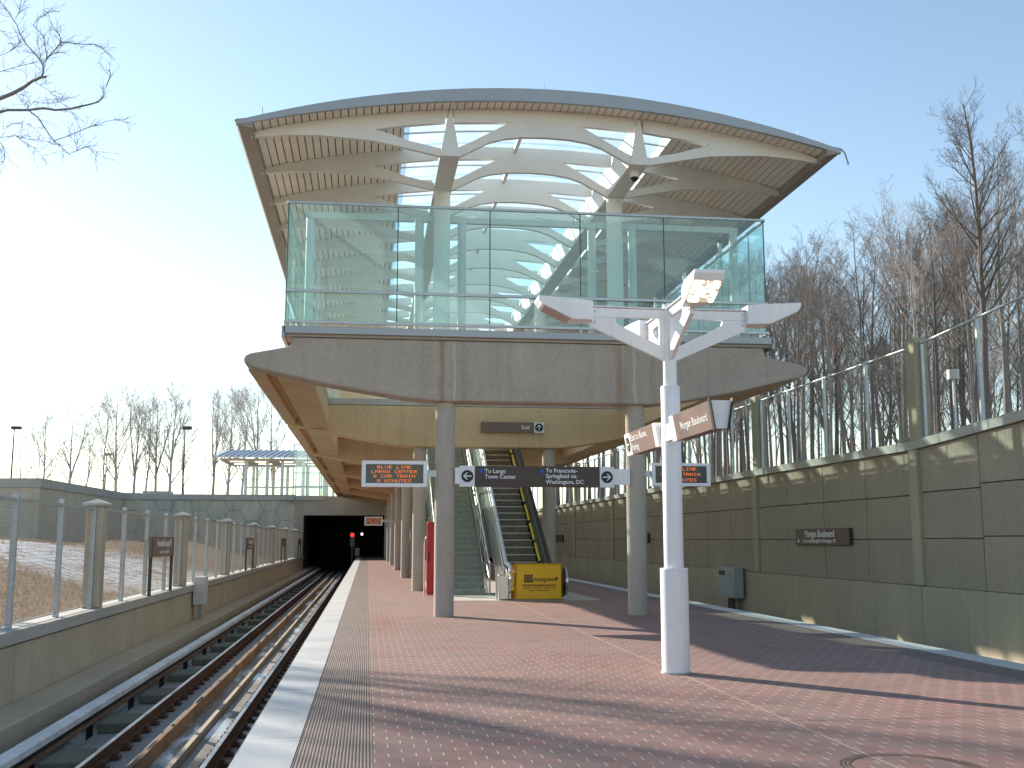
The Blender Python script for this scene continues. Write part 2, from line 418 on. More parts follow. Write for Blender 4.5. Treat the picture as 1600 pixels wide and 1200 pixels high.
DARKGAP = M_simple('dark_soffit_backing', (.05,.045,.04), .9)
FASC = M_metalroof()
FASB = M_simple('brown_edge_trim', (.33,.29,.26), .6, 0, .06, 2)
RAILM = M_simple('grey_handrail_metal', (.42,.44,.45), .35, .6, .05, 3)
GALV = M_simple('galvanised_post', (.50,.53,.54), .45, .5, .10, 5)
WIRE = M_simple('wire_mesh', (.36,.33,.29), .6, .3, .1)
GLASS = M_glass('teal_glass', (.86,.965,.95), .05, (.66,.92,.90))
GLASSP = M_glass('pale_glass', (.95,.99,.98), .03, (.8,.93,.9))
GLASSE = M_simple('dark_glass_edge', (.03,.10,.09), .2)
SKYG = bpy.data.materials.new('skylight_glass'); SKYG.use_nodes = True; _t = SKYG.node_tree; _t.nodes.clear()
_a = N(_t, 'ShaderNodeBsdfTransparent', Color=(.92,.99,.98,1)); _b = N(_t, 'ShaderNodeBsdfTranslucent', Color=(.85,.96,.95,1))
_m = _t.nodes.new('ShaderNodeMixShader'); _o = _t.nodes.new('ShaderNodeOutputMaterial')
_t.links.new(math_(_t, 'MULTIPLY', noise(_t, pos(_t), 1.5, 4), .8), _m.inputs[0])
_t.links.new(_a.outputs[0], _m.inputs[1]); _t.links.new(_b.outputs[0], _m.inputs[2]); _t.links.new(_m.outputs[0], _o.inputs[0])
TEAL = M_simple('grey_blue_tube', (.60,.62,.62), .45, 0, .05, 3)
BROWN = M_simple('sign_brown', (.075,.05,.043), .45, 0, .08, 6)
BROWN2 = M_simple('sign_brown_satin', (.20,.135,.115), .4, 0, .08, 6)
SIGNW = M_simple('sign_white', (.80,.80,.80), .4, 0, .03)
SIGNK = M_simple('sign_black', (.012,.012,.014), .4)
BLUE = M_simple('sign_blue', (.02,.09,.42), .4)
RED = M_simple('red_enamel', (.48,.022,.03), .35, 0, .08, 4)
YEL = M_simple('yellow_panel', (.80,.46,.012), .4, 0, .07, 5, .4)
YELP = M_simple('yellow_safety_paint', (.85,.62,.03), .5, 0, .1, 8)
STEEL = M_simple('brushed_steel', (.55,.55,.53), .28, .95, .06, 5)
STEP = M_simple('escalator_step', (.20,.19,.165), .5, .4, .18, 9)
STEPG = M_simple('stair_grey', (.29,.315,.27), .85, 0, .15, 7)
BLACK = M_simple('black_rubber', (.015,.015,.016), .45)
RUST = M_simple('rusty_rail_side', (.11,.055,.032), .85, .1, .3, 14, .3, .3)
RUSTB = M_simple('light_rust', (.26,.15,.09), .8, .1, .3, 14, .3, .3)
RAILT = M_simple('rail_head', (.38,.35,.33), .35, .8, .15, 6)
COVER = M_simple('third_rail_cover_board', (.74,.74,.73), .5, 0, .22, 1.6)
TFL = M_trackfloor(); CONK = M_concrete('mossy_dark_concrete', (.15,.145,.105), .3)
RKERB = M_simple('orange_brown_kerb', (.24,.15,.09), .85, 0, .35, 1.2, .3, .3)  # orange-brown kerb colour, mottled by noise
TFL2 = M_concrete('damp_grey_concrete', (.28,.275,.255), .5, stain=(.16,.13,.09))
GBOX = M_simple('grey_cabinet', (.36,.39,.39), .5, .1, .07, 5)
WBOX = M_simple('pale_cabinet', (.58,.58,.55), .5, .1, .08, 5)
BARK = M_bark('grey_brown_bark'); BARKD = M_bark('dark_bark', (.13,.115,.108)); BARKP = M_bark('pale_bark', (.38,.33,.31)); BARKF = M_bark('glare_paled_bark', (.40,.36,.35))  # far bark lightened to imitate glare over the distant trees
DRY = M_ground('dry_hillside', (.20,.135,.085), (.34,.235,.145), (.46,.34,.22), 1)
FLOORW = M_ground('leaf_litter', (.15,.10,.06), (.20,.135,.08), (.10,.07,.045))
PLAT = M_ground('upper_ground', (.22,.21,.18), (.28,.26,.22), (.20,.18,.14))
STRAW = M_simple('dry_grass_blade', (.72,.50,.30), .8, 0, .35, 3)
LEDO = M_emit('orange_led', (1.0, .20, .03), .45)
LEDBG = M_simple('display_screen', (.05,.06,.055), .15)
LAMPON, _t, _n, _p = newmat('lit_lamp')
_v = noise(_t, pos(_t), 9, 2)
_p.inputs['Base Color'].default_value = (.6,.5,.38,1); _p.inputs['Emission Color'].default_value = (1,.88,.62,1)
_t.links.new(math_(_t, 'ADD', math_(_t, 'MULTIPLY', ramp(_t, _v, .44, .60), 5.0), .16), _p.inputs['Emission Strength'])
TUBEON = M_emit('lit_tube', (1.0, .93, .75), 1.2)
REDON = M_emit('red_signal_light', (1.0, .02, .015), 1.5)
LENS = M_lamp_lens()

# ------------------------------------------------------------------ setting: platform
PX0, PX1, PY0, PY1 = -0.92, 8.22, -70, 118
pl = MB()
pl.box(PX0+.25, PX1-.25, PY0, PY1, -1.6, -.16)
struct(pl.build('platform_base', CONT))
struct(MB().box(.07, 7.23, PY0, PY1, -.15, 0).build('platform', PAV))
struct(MB().box(PX0, -.497, PY0, PY1, -.15, 0).build('platform_edge', GRAN))
struct(MB().box(7.797, PX1, PY0, PY1, -.15, 0).build('platform_edge', GRAN))
struct(MB().box(-.49, .067, PY0, PY1, -.15, -.002).build('tactile_paving', TAC))
struct(MB().box(7.234, 7.79, PY0, PY1, -.15, -.002).build('tactile_paving', TAC))
struct(MB().box(1.95, 6.0, 28.0, 41.5, .001, .012).build('pavement', M_simple('pale_floor_plate', (.50,.46,.42), .6, 0, .06)))
# manhole-like round cover near the camera
rim = MB()
for r0, r1 in ((.40,.415), (.435,.445), (.465,.475)):
    n = 64
    vv = []; ff = []
    for k in range(n):
        a = 2*math.pi*k/n
        vv += [(3.74+r0*math.cos(a), 7.36+r0*math.sin(a), .004), (3.74+r1*math.cos(a), 7.36+r1*math.sin(a), .004)]
        k2 = (k+1) % n
        ff.append((2*k, 2*k+1, 2*k2+1, 2*k2))
    rim.add(vv, ff)
mh = empty('manhole_cover', (3.74, 7.36, 0), 'round cover ring let into the red paving at the bottom edge of the view', 'manhole')
rim.build('rim', M_simple('dark_ring', (.10,.08,.05), .5), mh)

# track bed
struct(MB().box(-5.7, 12.9, -90, 130, -2.0, -1.6).build('track_bed', TFL))
struct(MB().box(-5.24, -4.62, -90, 130, -1.6, -.87).build('walkway_ledge', CONL, bevel=.03))
struct(MB().box(11.6, 12.49, -90, 130, -1.6, -1.03).build('walkway_ledge', CONR, bevel=.03))

def track(xl, xr, s, near):
    """xl, xr = rail centre lines ; s = side of third rail (-1 left, +1 right)"""
    xa, xb = min(xl, xr), max(xl, xr)
    # plinths
    p1 = MB(); y = -4
    while y < 118:
        y += 3
    struct(MB().box(xa-.62, xa+.495, -8, 118, -1.6, -1.30).build('track_plinth', TFL2))
    y = 2.6; k_ = 0
    while y < 92:
        o_ = MB().box(xa-.60, xa-.12, y, y+.95, -1.299, -1.15).build('track_block', CONK, bevel=.02)
        tag(o_, 'dark low concrete block beside the outer rail of the %s track' % ('left' if near else 'right'), 'concrete block', 'concrete blocks along the %s track' % ('left' if near else 'right')); y += 2.95
    struct(MB().box(xb-.42, xb+.28, -8, 118, -1.6, -1.29).build('track_plinth', TFL))
    struct(MB().box(xa+.50, xa+.565, -8, 118, -1.6, -1.16).build('track_kerb', RKERB))
    struct(MB().box(xb-.52, xb-.455, -8, 118, -1.6, -1.2).build('track_kerb', CONL))
    struct(MB().box(xa+.57, xb-.53, -8, 118, -1.6, -1.36).build('track_drain', TFL))
    for i, x in enumerate((xa, xb)):
        nm = 'left' if near else 'right'
        side = ['farther from', 'nearer to'][i if near else 1-i]
        e = empty('rail', (x, -8, -1.27), f'rusty steel rail of the {nm} hand track, the one {side} the platform', 'rail')
        prof = [(-.07,0),(.07,0),(.07,.02),(.014,.045),(.014,.125),(.036,.135),(.036,.172),(-.036,.172),(-.036,.135),(-.014,.125),(-.014,.045),(-.07,.02)]
        MB().prism([(x+a, -1.27+b) for a, b in prof], 'y', -8, 118).build('web', RUST, e)
        MB().box(x-.03, x+.03, -8, 118, -1.0975, -1.094).build('head', RAILT, e)
        f = MB(); y = -3.8
        while y < 90:
            f.box(x-.17, x+.17, y, y+.16, -1.285, -1.25); f.box(x-.13, x-.08, y+.04, y+.12, -1.25, -1.20); f.box(x+.08, x+.13, y+.04, y+.12, -1.25, -1.20); y += .68
        fo = f.build('fasteners', RUST, e); tag(fo, kind='stuff')
    # third rail with white cover board
    x3 = (xa - .78) if s < 0 else (xb + .78)
    e = empty('third_rail', (x3, -8, -1.3), 'power rail under its long white cover board beside the %s track' % ('left' if near else 'right'), 'third rail')
    MB().prism([(x3-.12,-.99),(x3-.09,-.93),(x3+.07,-.92),(x3+.10,-.95),(x3+.10,-1.03),(x3+.085,-1.03),(x3+.085,-.955),(x3-.10,-.955),(x3-.105,-.99)], 'y', -8, 100).build('cover_board', COVER, e)
    MB().box(x3-.02, x3+.05, -8, 100, -1.20, -1.13).build('conductor', RUSTB, e)
    MB().box(x3-.03, x3+.03, -8, 100, -1.128, -1.0).build('shade_gap_strip', BLACK, e)  # black strip stands in for the shaded gap below the cover
    b = MB(); y = -3
    while y < 95: b.box(x3-.13, x3-.10, y, y+.08, -1.31, -.99); b.box(x3-.05, x3+.03, y, y+.10, -1.6, -1.22); y += 2.95
    tag(b.build('brackets', BLACK, e), kind='stuff')
track(-3.32, -1.87, -1, True)
track(9.15, 10.60, 1, False)

# ------------------------------------------------------------------ tunnel mouth at the far end
TY = 92.6
e = empty('tunnel_portal', (-5, TY, -1.6), 'dark square tunnel mouth in a concrete frame at the far end of the left track', 'tunnel')
MB().box(-5.95, -5.30, TY, TY+28, -1.6, 5.15).build('frame', CON, e)
MB().box(-5.30, 12.48, TY, TY+1.2, 3.55, 5.15).build('lintel', CON, e)
MB().box(12.5, 13.2, TY, TY+28, -1.6, 5.15).build('frame', CON, e)
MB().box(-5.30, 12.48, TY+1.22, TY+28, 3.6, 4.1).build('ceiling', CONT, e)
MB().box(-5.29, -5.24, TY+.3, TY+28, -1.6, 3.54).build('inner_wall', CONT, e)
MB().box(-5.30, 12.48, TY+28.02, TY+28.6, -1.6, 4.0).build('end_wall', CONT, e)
MB().box(2.2, 12.45, TY+.1, TY+.4, 0.01, 3.54).build('infill_wall', CON, e)
MB().box(-6.0, -3.5, TY-.12, TY, 4.78, 5.17).build('coping', COPE, e)

sg = empty('tunnel_signal', (.05, 100, 0), 'small signal post with a glowing red lamp inside the dark tunnel mouth', 'signal')
MB().cyl(-1.35, 100, -1.6, 1.9, .06, 10).build('post', GBOX, sg)
MB().box(-1.55, -1.15, 99.9, 100.1, .9, 2.2).build('head', GBOX, sg)
l1 = MB()
for zz in (1.95,): l1.tube([(-1.35, 99.87, zz), (-1.35, 99.90, zz)], .15, 14)
l1.build('lamp', REDON, sg)
MB().box(-1.1, -.7, 100.2, 100.5, .1, .8).build('cabinet', WBOX, sg)
tag(MB().box(-.60, -.42, 103, 103.1, 1.95, 2.15).build('tunnel_lamp', TUBEON), 'small white lamp glowing inside the tunnel right of the red signal', 'lamp')

# hexagonal block walls left of the portal, running back and then left
e = empty('hexagon_block_wall', (-12, TY, 0), 'tall retaining wall of hexagonal grey blocks left of the tunnel mouth', 'wall')
MB().box(-19.7, -5.96, TY+.05, TY+.6, -.5, 4.78).build('block_face', HEXW, e)
MB().box(-19.7, -6.02, TY-.08, TY+.7, 4.78, 5.25).build('coping', COPE, e, bevel=.02)
e = empty('side_retaining_wall', (-20, 80, 0), 'long plain tan retaining wall turning the corner at the far left', 'wall')
MB().prism([(-19.72, TY+.6), (-20.2, 71.0), (-20.7, 71.0), (-20.3, TY+.6)], 'z', -.5, 4.75).build('face', CONP, e)
MB().prism([(-19.64, TY+.7), (-20.1, 70.9), (-20.8, 70.9), (-20.4, TY+.7)], 'z', 4.75, 5.32).build('coping', COPE, e)
MB().prism([(-20.2, 71.0), (-50, 75.0), (-50, 75.5), (-20.7, 71.5)], 'z', -.5, 4.75).build('face', CONP, e)
MB().prism([(-20.1, 70.88), (-50, 74.9), (-50, 75.6), (-20.8, 71.6)], 'z', 4.755, 5.325).build('coping', COPE, e)

# ------------------------------------------------------------------ ground sheets
def grid(xs, ys, fz, name, m, kind='structure'):
    v = [(x, y, fz(x, y)) for y in ys for x in xs]; nx = len(xs)
    f = [(j*nx+i, j*nx+i+1, (j+1)*nx+i+1, (j+1)*nx+i) for j in range(len(ys)-1) for i in range(nx-1)]
    o = MB().add(v, f).build(name, m, smooth=True); tag(o, kind=kind); return o
def smooth(t): t = max(0, min(1, t)); return t*t*(3-2*t)
def hl(x, y):                      # left slope: foot at the fence, rising to the left
    return .05 + 1.35*smooth((-5.6-x)/9) + .10*math.sin(x*.9+y*.31)*smooth((-6.5-x)/3) + 1.9*smooth((-15-x)/14)*smooth((66-y)/30)
grid([-5.62-i*.6 for i in range(40)]+[-32,-38,-46,-60,-90,-300], [-300,-150,-60,-30]+[-12+i*1.0 for i in range(104)], lambda x, y: hl(x, y) if not (y > 70 and x < -20.4) else 1.2, 'hillside', DRY)
grid([-1500,-400,-120,-60,-40,-30,-20.35], [71.4,80,92.9], lambda x, y: 5.0, 'ground', PLAT)
grid([-1500,-400,-120,-60,-40,-20,-6,0,12.6], [93.2,110,130,200,500,1500,3000], lambda x, y: 5.0 + (0 if y < 150 else 1.2), 'ground', PLAT)
def hr(x, y):
    return 3.62 + .16*smooth((x-12.9)/.8) + 1.55*smooth((x-13.2)/10) + .2*smooth((x-20)/20) + .12*math.sin(x*.7)*math.cos(y*.4)*smooth((x-13.5)/2)
grid([12.9,13.3,13.8,14.5,15.5,17,19,21,24,28,34,42,60,90,150,400,1500], [-300,-150,-60,-30]+[-10+i*2.5 for i in range(60)]+[150,170,200,260,400,800,1500,3000], hr, 'hillside', FLOORW)

# dry grass on the left slope, counted by nobody
gm = MB(); rnd = random.Random(3)
for i in range(26000):
    y = 12 + (rnd.random()**1.6)*52; x = -5.8 - rnd.random()*13
    u = y + .45*x
    if 29 < u < 46 and rnd.random() < .88: continue
    z = hl(x, y); h = rnd.uniform(.05, .22); a = rnd.random()*6.28; wd = .011
    dx, dy = math.cos(a)*wd, math.sin(a)*wd; lx, ly = rnd.uniform(-.08,.08), rnd.uniform(-.08,.08)
    b = len(gm.v); gm.v += [(x-dx, y-dy, z-.02), (x+dx, y+dy, z-.02), (x+lx, y+ly, z+h)]; gm.f.append((b, b+1, b+2))
tag(gm.build('dry_grass', STRAW), 'dry straw coloured winter grass on the bank behind the left fence', 'grass', kind='stuff')
gm = MB()
for i in range(9000):
    y = 14 + rnd.random()*70; x = 12.95 + (rnd.random()**1.5)*5
    z = hr(x, y); h = rnd.uniform(.03, .16); a = rnd.random()*6.28; wd = .02
    dx, dy = math.cos(a)*wd, math.sin(a)*wd; lx, ly = rnd.uniform(-.12,.12), rnd.uniform(-.12,.12)
    b = len(gm.v); gm.v += [(x-dx, y-dy, z-.02), (x+dx, y+dy, z-.02), (x+lx, y+ly, z+h)]; gm.f.append((b, b+1, b+2))
tag(gm.build('fallen_leaves', M_simple('orange_leaf', (.36,.19,.08), .8, 0, .4, 3)), 'orange brown fallen leaves and grass along the top of the right wall', 'leaves', kind='stuff')

# ------------------------------------------------------------------ left wall and its fence
e = empty('left_parapet_wall', (-5.4, 40, -1.6), 'low tan concrete parapet wall with a light coping beside the left track', 'wall')
MB().box(-5.62, -5.25, -90, TY-.02, -1.6, -.03).build('face', CONL, e)
MB().box(-5.66, -5.19, -90, TY-.02, .0, .2).build('coping', COPE, e, bevel=.015)
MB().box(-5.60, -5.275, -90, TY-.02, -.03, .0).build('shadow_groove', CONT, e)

def wire_panel(x, y0, y1, z0, z1, parent, sp=.055, spz=.055, slope=0, r=.0026):
    b = MB(); n = int((y1-y0)/sp)
    for k in range(1, n):
        y = y0 + (y1-y0)*k/n; zz = slope*(y-y0)
        b.tube([(x, y, z0+zz), (x, y, z1+zz)], r, 3, False)
    n = int((z1-z0)/spz)
    for k in range(1, n):
        z = z0 + (z1-z0)*k/n
        b.tube([(x, y0, z), (x, y1, z+slope*(y1-y0))], r, 3, False)
    return b.build('wire_panel', WIRE, parent)
fe = empty('left_fence', (-5.42, 40, .2), 'wire mesh fence with pale steel posts and concrete piers on the left parapet', 'fence')
FX = -5.42
piers = [12.7 + 10.3*k for k in range(8)]
capm = COPE
panel0 = None
for i, py in enumerate(piers):
    pr = MB().box(FX-.17, FX+.17, py-.17, py+.17, .2, 2.22).build('pier', CONL, fe, bevel=.03)
    cp = MB(); cp.add([(FX-.24,py-.24,2.22),(FX+.24,py-.24,2.22),(FX+.24,py+.24,2.22),(FX-.24,py+.24,2.22),
                       (FX-.24,py-.24,2.27),(FX+.24,py-.24,2.27),(FX+.24,py+.24,2.27),(FX-.24,py+.24,2.27),(FX,py,2.37)],
                      [(3,2,1,0),(0,1,5,4),(1,2,6,5),(2,3,7,6),(3,0,4,7),(4,5,8),(5,6,8),(6,7,8),(7,4,8)])
    cp.build('pier_cap', capm, pr)
    for k in range(4):
        a = py + .17 + .04 if k == 0 else py + 2.575*k + .04
        b = py + 2.575*(k+1) - .04 if k < 3 else py + 10.3 - .21
        if b > TY: continue
        if k < 3 or True:
            MB().box(FX-.025, FX+.025, a, b, 2.14, 2.19).build('top_rail', GALV, fe)
            MB().box(FX-.012, FX+.012, a, b, .26, .28).build('bottom_rail', GALV, fe)
        if py > 85: pass
        if panel0 is None or k in (0, 3):
            wp = wire_panel(FX, a, b, .28, 2.14, fe)
        else:
            wp = wire_panel(FX, a, b, .28, 2.14, fe, *( (.055,.055) if py < 45 else (.11,.11)))
    for k in range(1, 4):
        yy = py + 2.575*k
        if yy < TY: MB().box(FX-.045, FX+.045, yy-.04, yy+.04, .2, 2.27).build('post', GALV, fe, bevel=.008)
    for s in (-.21, .21):
        MB().box(FX-.04, FX+.04, py+s-.03, py+s+.03, .2, 2.2).build('post', GALV, fe)

# electrical cabinet on the left ledge
e = empty('trackside_cabinet', (-5.05, 35, -1.03), 'pale grey metal cabinet on a short stem against the left parapet', 'cabinet')
MB().box(-5.22, -4.88, 34.55, 35.25, -.42, .42).build('box', WBOX, e, bevel=.012)
MB().box(-5.2, -4.86, 34.5, 34.55, -.40, .40).build('door', WBOX, e, bevel=.006)
MB().box(-5.1, -4.98, 34.8, 35.0, -1.03, -.42).build('stem', GBOX, e)

def pole_sign(y, nm, n_lines=True):
    t = empty('station_name_sign', (-5.1, y, .2), nm, 'sign', 'brown name boards on posts along the left fence')
    x = -5.20
    MB().box(x-.03, x+.03, y-1.5, y+1.65, 1.12, 1.62).build('board', BROWN2, t)
    for yy in (y-1.38, y+1.5): MB().box(x-.035, x+.035, yy-.045, yy+.045, .2, 1.60).build('post', BROWN, t)
    if n_lines:
        b = t.children[0]
        text('Morgan Boulevard', .26, (x+.034, y+1.2, 1.38), (0,-1,0), (0,0,1), SIGNW, b, bold=.004)
        text('to Largo Town Center', .14, (x+.034, y+.9, 1.20), (0,-1,0), (0,0,1), SIGNW, b)
pole_sign(29.0, 'brown Morgan Boulevard name board on two posts, nearest one along the left fence')
pole_sign(50.2, 'brown name board on two dark posts, second along the left fence')
pole_sign(70.0, 'brown name board on two dark posts, third along the left fence', False)
pole_sign(86.5, 'brown name board on two dark posts, closest to the tunnel mouth', False)

# ------------------------------------------------------------------ right retaining wall
WX = 12.5
def zc(y): return 3.80 + min(13, max(0, 23.7-y))*.052
rw = empty('right_retaining_wall', (WX, 40, -1.6), 'tall olive grey ribbed panel retaining wall with coping beyond the right track', 'wall')
MB().box(WX+.14, WX+.5, -90, TY-.02, -1.6, 3.5).build('backing', CONR, rw)
rp = [13.2+10.5*k for k in range(8)]
b = MB()
for k in range(-9, 8):
    y0 = 13.2+10.5*k
    for j in range(2):
        a, c = y0+5.25*j+.012, y0+5.25*(j+1)-.012
        if c > TY: c = TY-.02
        if a < c: b.box(WX, WX+.14, a, c, -1.6, .50)
b.build('base', CONR, rw, bevel=.01)
MB().box(WX+.02, WX+.14, -90, 13.0, .52, zc(0)-.21).build('panel', CONW, rw)
for py in rp:
    MB().box(WX-.07, WX+.13, py-.19, py+.19, .52, zc(py)-.2).build('pilaster', CONR, rw, bevel=.02)
    for k in range(4):
        a = py + 2.625*k + (.2 if k == 0 else .015); c = py + 2.625*(k+1) - (.2 if k == 3 else .015)
        if c > TY: c = TY - .05
        if a >= c: continue
        top = zc((a+c)/2) - .22
        h = (top - .53)/3
        for r in range(3):
            z0 = .53 + h*r + (.012 if r else -.02); z1 = .53 + h*(r+1) - .012
            za = z1 if r < 2 else zc(a) - .215; zb = z1 if r < 2 else zc(c) - .215
            MB().prism([(a, z0), (c, z0), (c, zb), (a, za)], 'x', WX+.02, WX+.14).build('panel', CONW, rw, bevel=.01)
cp = MB()
def cop(y0, y1):
    z0, z1 = zc(y0), zc(y1)
    cp.add([(WX-.08,y0,z0-.2),(WX+.42,y0,z0-.2),(WX+.42,y0,z0),(WX-.08,y0,z0),(WX-.08,y1,z1-.2),(WX+.42,y1,z1-.2),(WX+.42,y1,z1),(WX-.08,y1,z1)],
           [(0,1,2,3),(7,6,5,4),(0,4,5,1),(1,5,6,2),(2,6,7,3),(3,7,4,0)])
cop(-90, 10.8); cop(10.8, 13.3); y = 13.3
while y < TY-1: cop(y+.008, min(y+2.6, TY-.03)); y += 2.6
cp.build('coping', COPE, rw)

rf = empty('right_fence', (WX+.15, 40, 3.8), 'tall chain link fence with galvanised posts and concrete piers on the right wall', 'fence')
FRX = WX+.17
def link_panel(y0, y1):
    b = MB(); z0, z1 = zc(y0)+.08, zc(y1)+.08; H = 2.15; sp = .13
    n = int((y1-y0+H)/sp)
    for k in range(n):
        t = -H + sp*k
        for s in (0, 1):
            ya, yb, za, zb = t, t+H, 0., H
            if ya < 0: za = -ya; ya = 0
            if yb > y1-y0: zb = H-(yb-(y1-y0)); yb = y1-y0
            if yb-ya < .03: continue
            if s: A = (y1-ya, za); B_ = (y1-yb, zb)
            else: A = (y0+ya, za); B_ = (y0+yb, zb)
            b.tube([(FRX, A[0], zc(A[0])+.08+A[1]), (FRX, B_[0], zc(B_[0])+.08+B_[1])], .0022, 3, False)
    b.build('chain_link', WIRE, rf)
for py in rp:
    MB().box(FRX-.17, FRX+.17, py-.22, py+.22, zc(py)-.2+.21, zc(py)+2.42).build('pier', CONR, rf, bevel=.03)
    for k in range(4):
        a = py + 2.625*k + (.25 if k == 0 else .03); c = py + 2.625*(k+1) - (.25 if k == 3 else .03)
        if c > TY: continue
        MB().tube([(FRX, a, zc(a)+2.25), (FRX, c, zc(c)+2.25)], .03, 8).build('top_rail', GALV, rf)
        if py < 60: link_panel(a, c)
    for yy in [py+2.625*k for k in (1,2,3)] + [py-.27, py+.27]:
        if yy < TY: MB().box(FRX-.04, FRX+.04, yy-.035, yy+.035, zc(yy), zc(yy)+2.3).build('post', GALV, rf, bevel=.006)

def wall_sign(y, nm, full):
    t = empty('wall_name_sign', (WX-.08, y, 1.4), nm, 'sign', 'brown name boards on the right wall')
    MB().box(WX-.10, WX-.01, y-1.8, y+1.8, 1.40, 1.85).build('board', BROWN, t, bevel=.01)
    if full:
        b = t.children[0]
        text('Morgan Boulevard', .27, (WX-.105, y+1.1, 1.62), (0,-1,0), (0,0,1), SIGNW, b, bold=.003)
        text('to Franconia-Springfield via Washington, DC', .125, (WX-.105, y+1.25, 1.47), (0,-1,0), (0,0,1), SIGNW, b)
        MB().box(WX-.106, WX-.101, y+1.52, y+1.62, 1.46, 1.56).build('marker', SIGNW, b)
wall_sign(28.95, 'brown Morgan Boulevard name board on the right wall, nearest and fully readable', True)
wall_sign(49.6, 'brown name board on the right wall just right of the right front column', True)
wall_sign(71.3, 'small brown name board on the right wall beyond the escalator', False)

e = empty('wall_cabinet', (WX-.3, 36.2, -1), 'grey electrical cabinet on a stem in front of the right wall', 'cabinet')
MB().box(WX-.42, WX-.08, 35.4, 37.1, -.38, .62).build('box', GBOX, e, bevel=.015)
MB().box(WX-.44, WX-.42, 35.5, 36.1, -.3, .55).build('door', GBOX, e, bevel=.005)
hh = MB()
for zz in (.42,.28,.14): hh.box(WX-.445, WX-.44, 35.66, 35.74, zz, zz+.05)
hh.box(WX-.43, WX-.42, 36.3, 36.9, .35, .5)
hh.build('vents', BLACK, e)
MB().box(WX-.34, WX-.2, 35.9, 36.3, -1.03, -.38).build('stem', CONT, e)

# ------------------------------------------------------------------ station building (concrete frame, mezzanine, roof)
CX = 3.6
st = empty('station_building', (CX, 22.6, 0), 'raised station with a concrete frame, glazed upper deck and curved roof over the platform', 'station')
BY = [22.62 + 11.3*k for k in range(7)]
XL, XR = 1.57, 5.63
DR = .36
for k, y in enumerate(BY):
    for x in (XL, XR):
        b = MB(); b.cyl(x, y, .0, 4.39, .205, 12 if False else 28)
        b.build('column', CONC, st, smooth=True)
    W = .32
    # hammerhead beam profile (x from the centre), mirrored
    h = [(0,4.38),(2.28,4.38),(2.95,4.45),(4.4,4.68),(5.60,4.93),(6.0,5.02),(6.13,5.09),(6.17,5.17),(6.13,5.26),(6.02,5.31),(5.22,5.47),(5.20,5.66),(0,5.66)]
    poly = [(CX+a-(DR if a > 4.9 else DR*.5 if a > 4 else 0), b_) for a, b_ in h] + [(CX-a, b_) for a, b_ in h[::-1] if a > 0]
    MB().prism(poly, 'y', y-W, y+W).build('crossbeam', CONF if k == 0 else CONB, st, bevel=.05)
for s in (-1, 1):
    for k in range(6):
        y0, y1 = BY[k]+.325, BY[k+1]-.325
        def X(a): return CX + s*a - (DR if s > 0 else 0)
        def bx(a, b_, z0, z1, nm, m=CONB):
            MB().box(min(X(a), X(b_)), max(X(a), X(b_)), y0, y1, z0, z1).build(nm, m, st, bevel=.02)
        bx(5.82, 6.13, 5.03, 5.26, 'edge_beam')
        bx(5.555, 5.815, 5.22, 5.36, 'soffit_panel')
        bx(4.82, 5.55, 4.93, 5.46, 'side_beam')
# deck slab: solid strips either side, opening over the stairs in the first two bays
DZ0, DZ1 = 5.664, 5.86
MB().box(CX-5.34, CX+5.34-DR, 22.28, 23.1, DZ0, DZ1).build('deck_slab', CON, st)
for s in (-1, 1):
    a, b_ = CX+s*4.85-(DR if s > 0 else 0), CX+s*5.34-(DR if s > 0 else 0)
    MB().box(min(a,b_), max(a,b_), 23.102, 42.8, 5.47, DZ1-.002).build('deck_slab', CON, st)
MB().box(CX-4.84, CX+4.84-DR, 33.6, 34.5, DZ0+.002, DZ1).build('deck_slab', COPE, st)
MB().box(CX-5.34, CX+5.34-DR, 42.804, TY-.1, DZ0, DZ1).build('deck_slab', CONB, st)
MB().box(CX-4.80, CX+4.80-DR, 45.6, TY-.1, 5.30, 5.655).build('deck_soffit', CONB, st)
MB().box(CX-5.38, CX+5.38-DR, 22.20, 22.277, 5.72, 5.87).build('deck_edge_trim', FASC, st, bevel=.01)
for s in (-1, 1):
    a, b_ = CX+s*5.345-(DR if s > 0 else 0), CX+s*5.41-(DR if s > 0 else 0)
    MB().box(min(a,b_), max(a,b_), 22.20, TY-.1, 5.62, 5.87).build('deck_edge_trim', FASC, st)
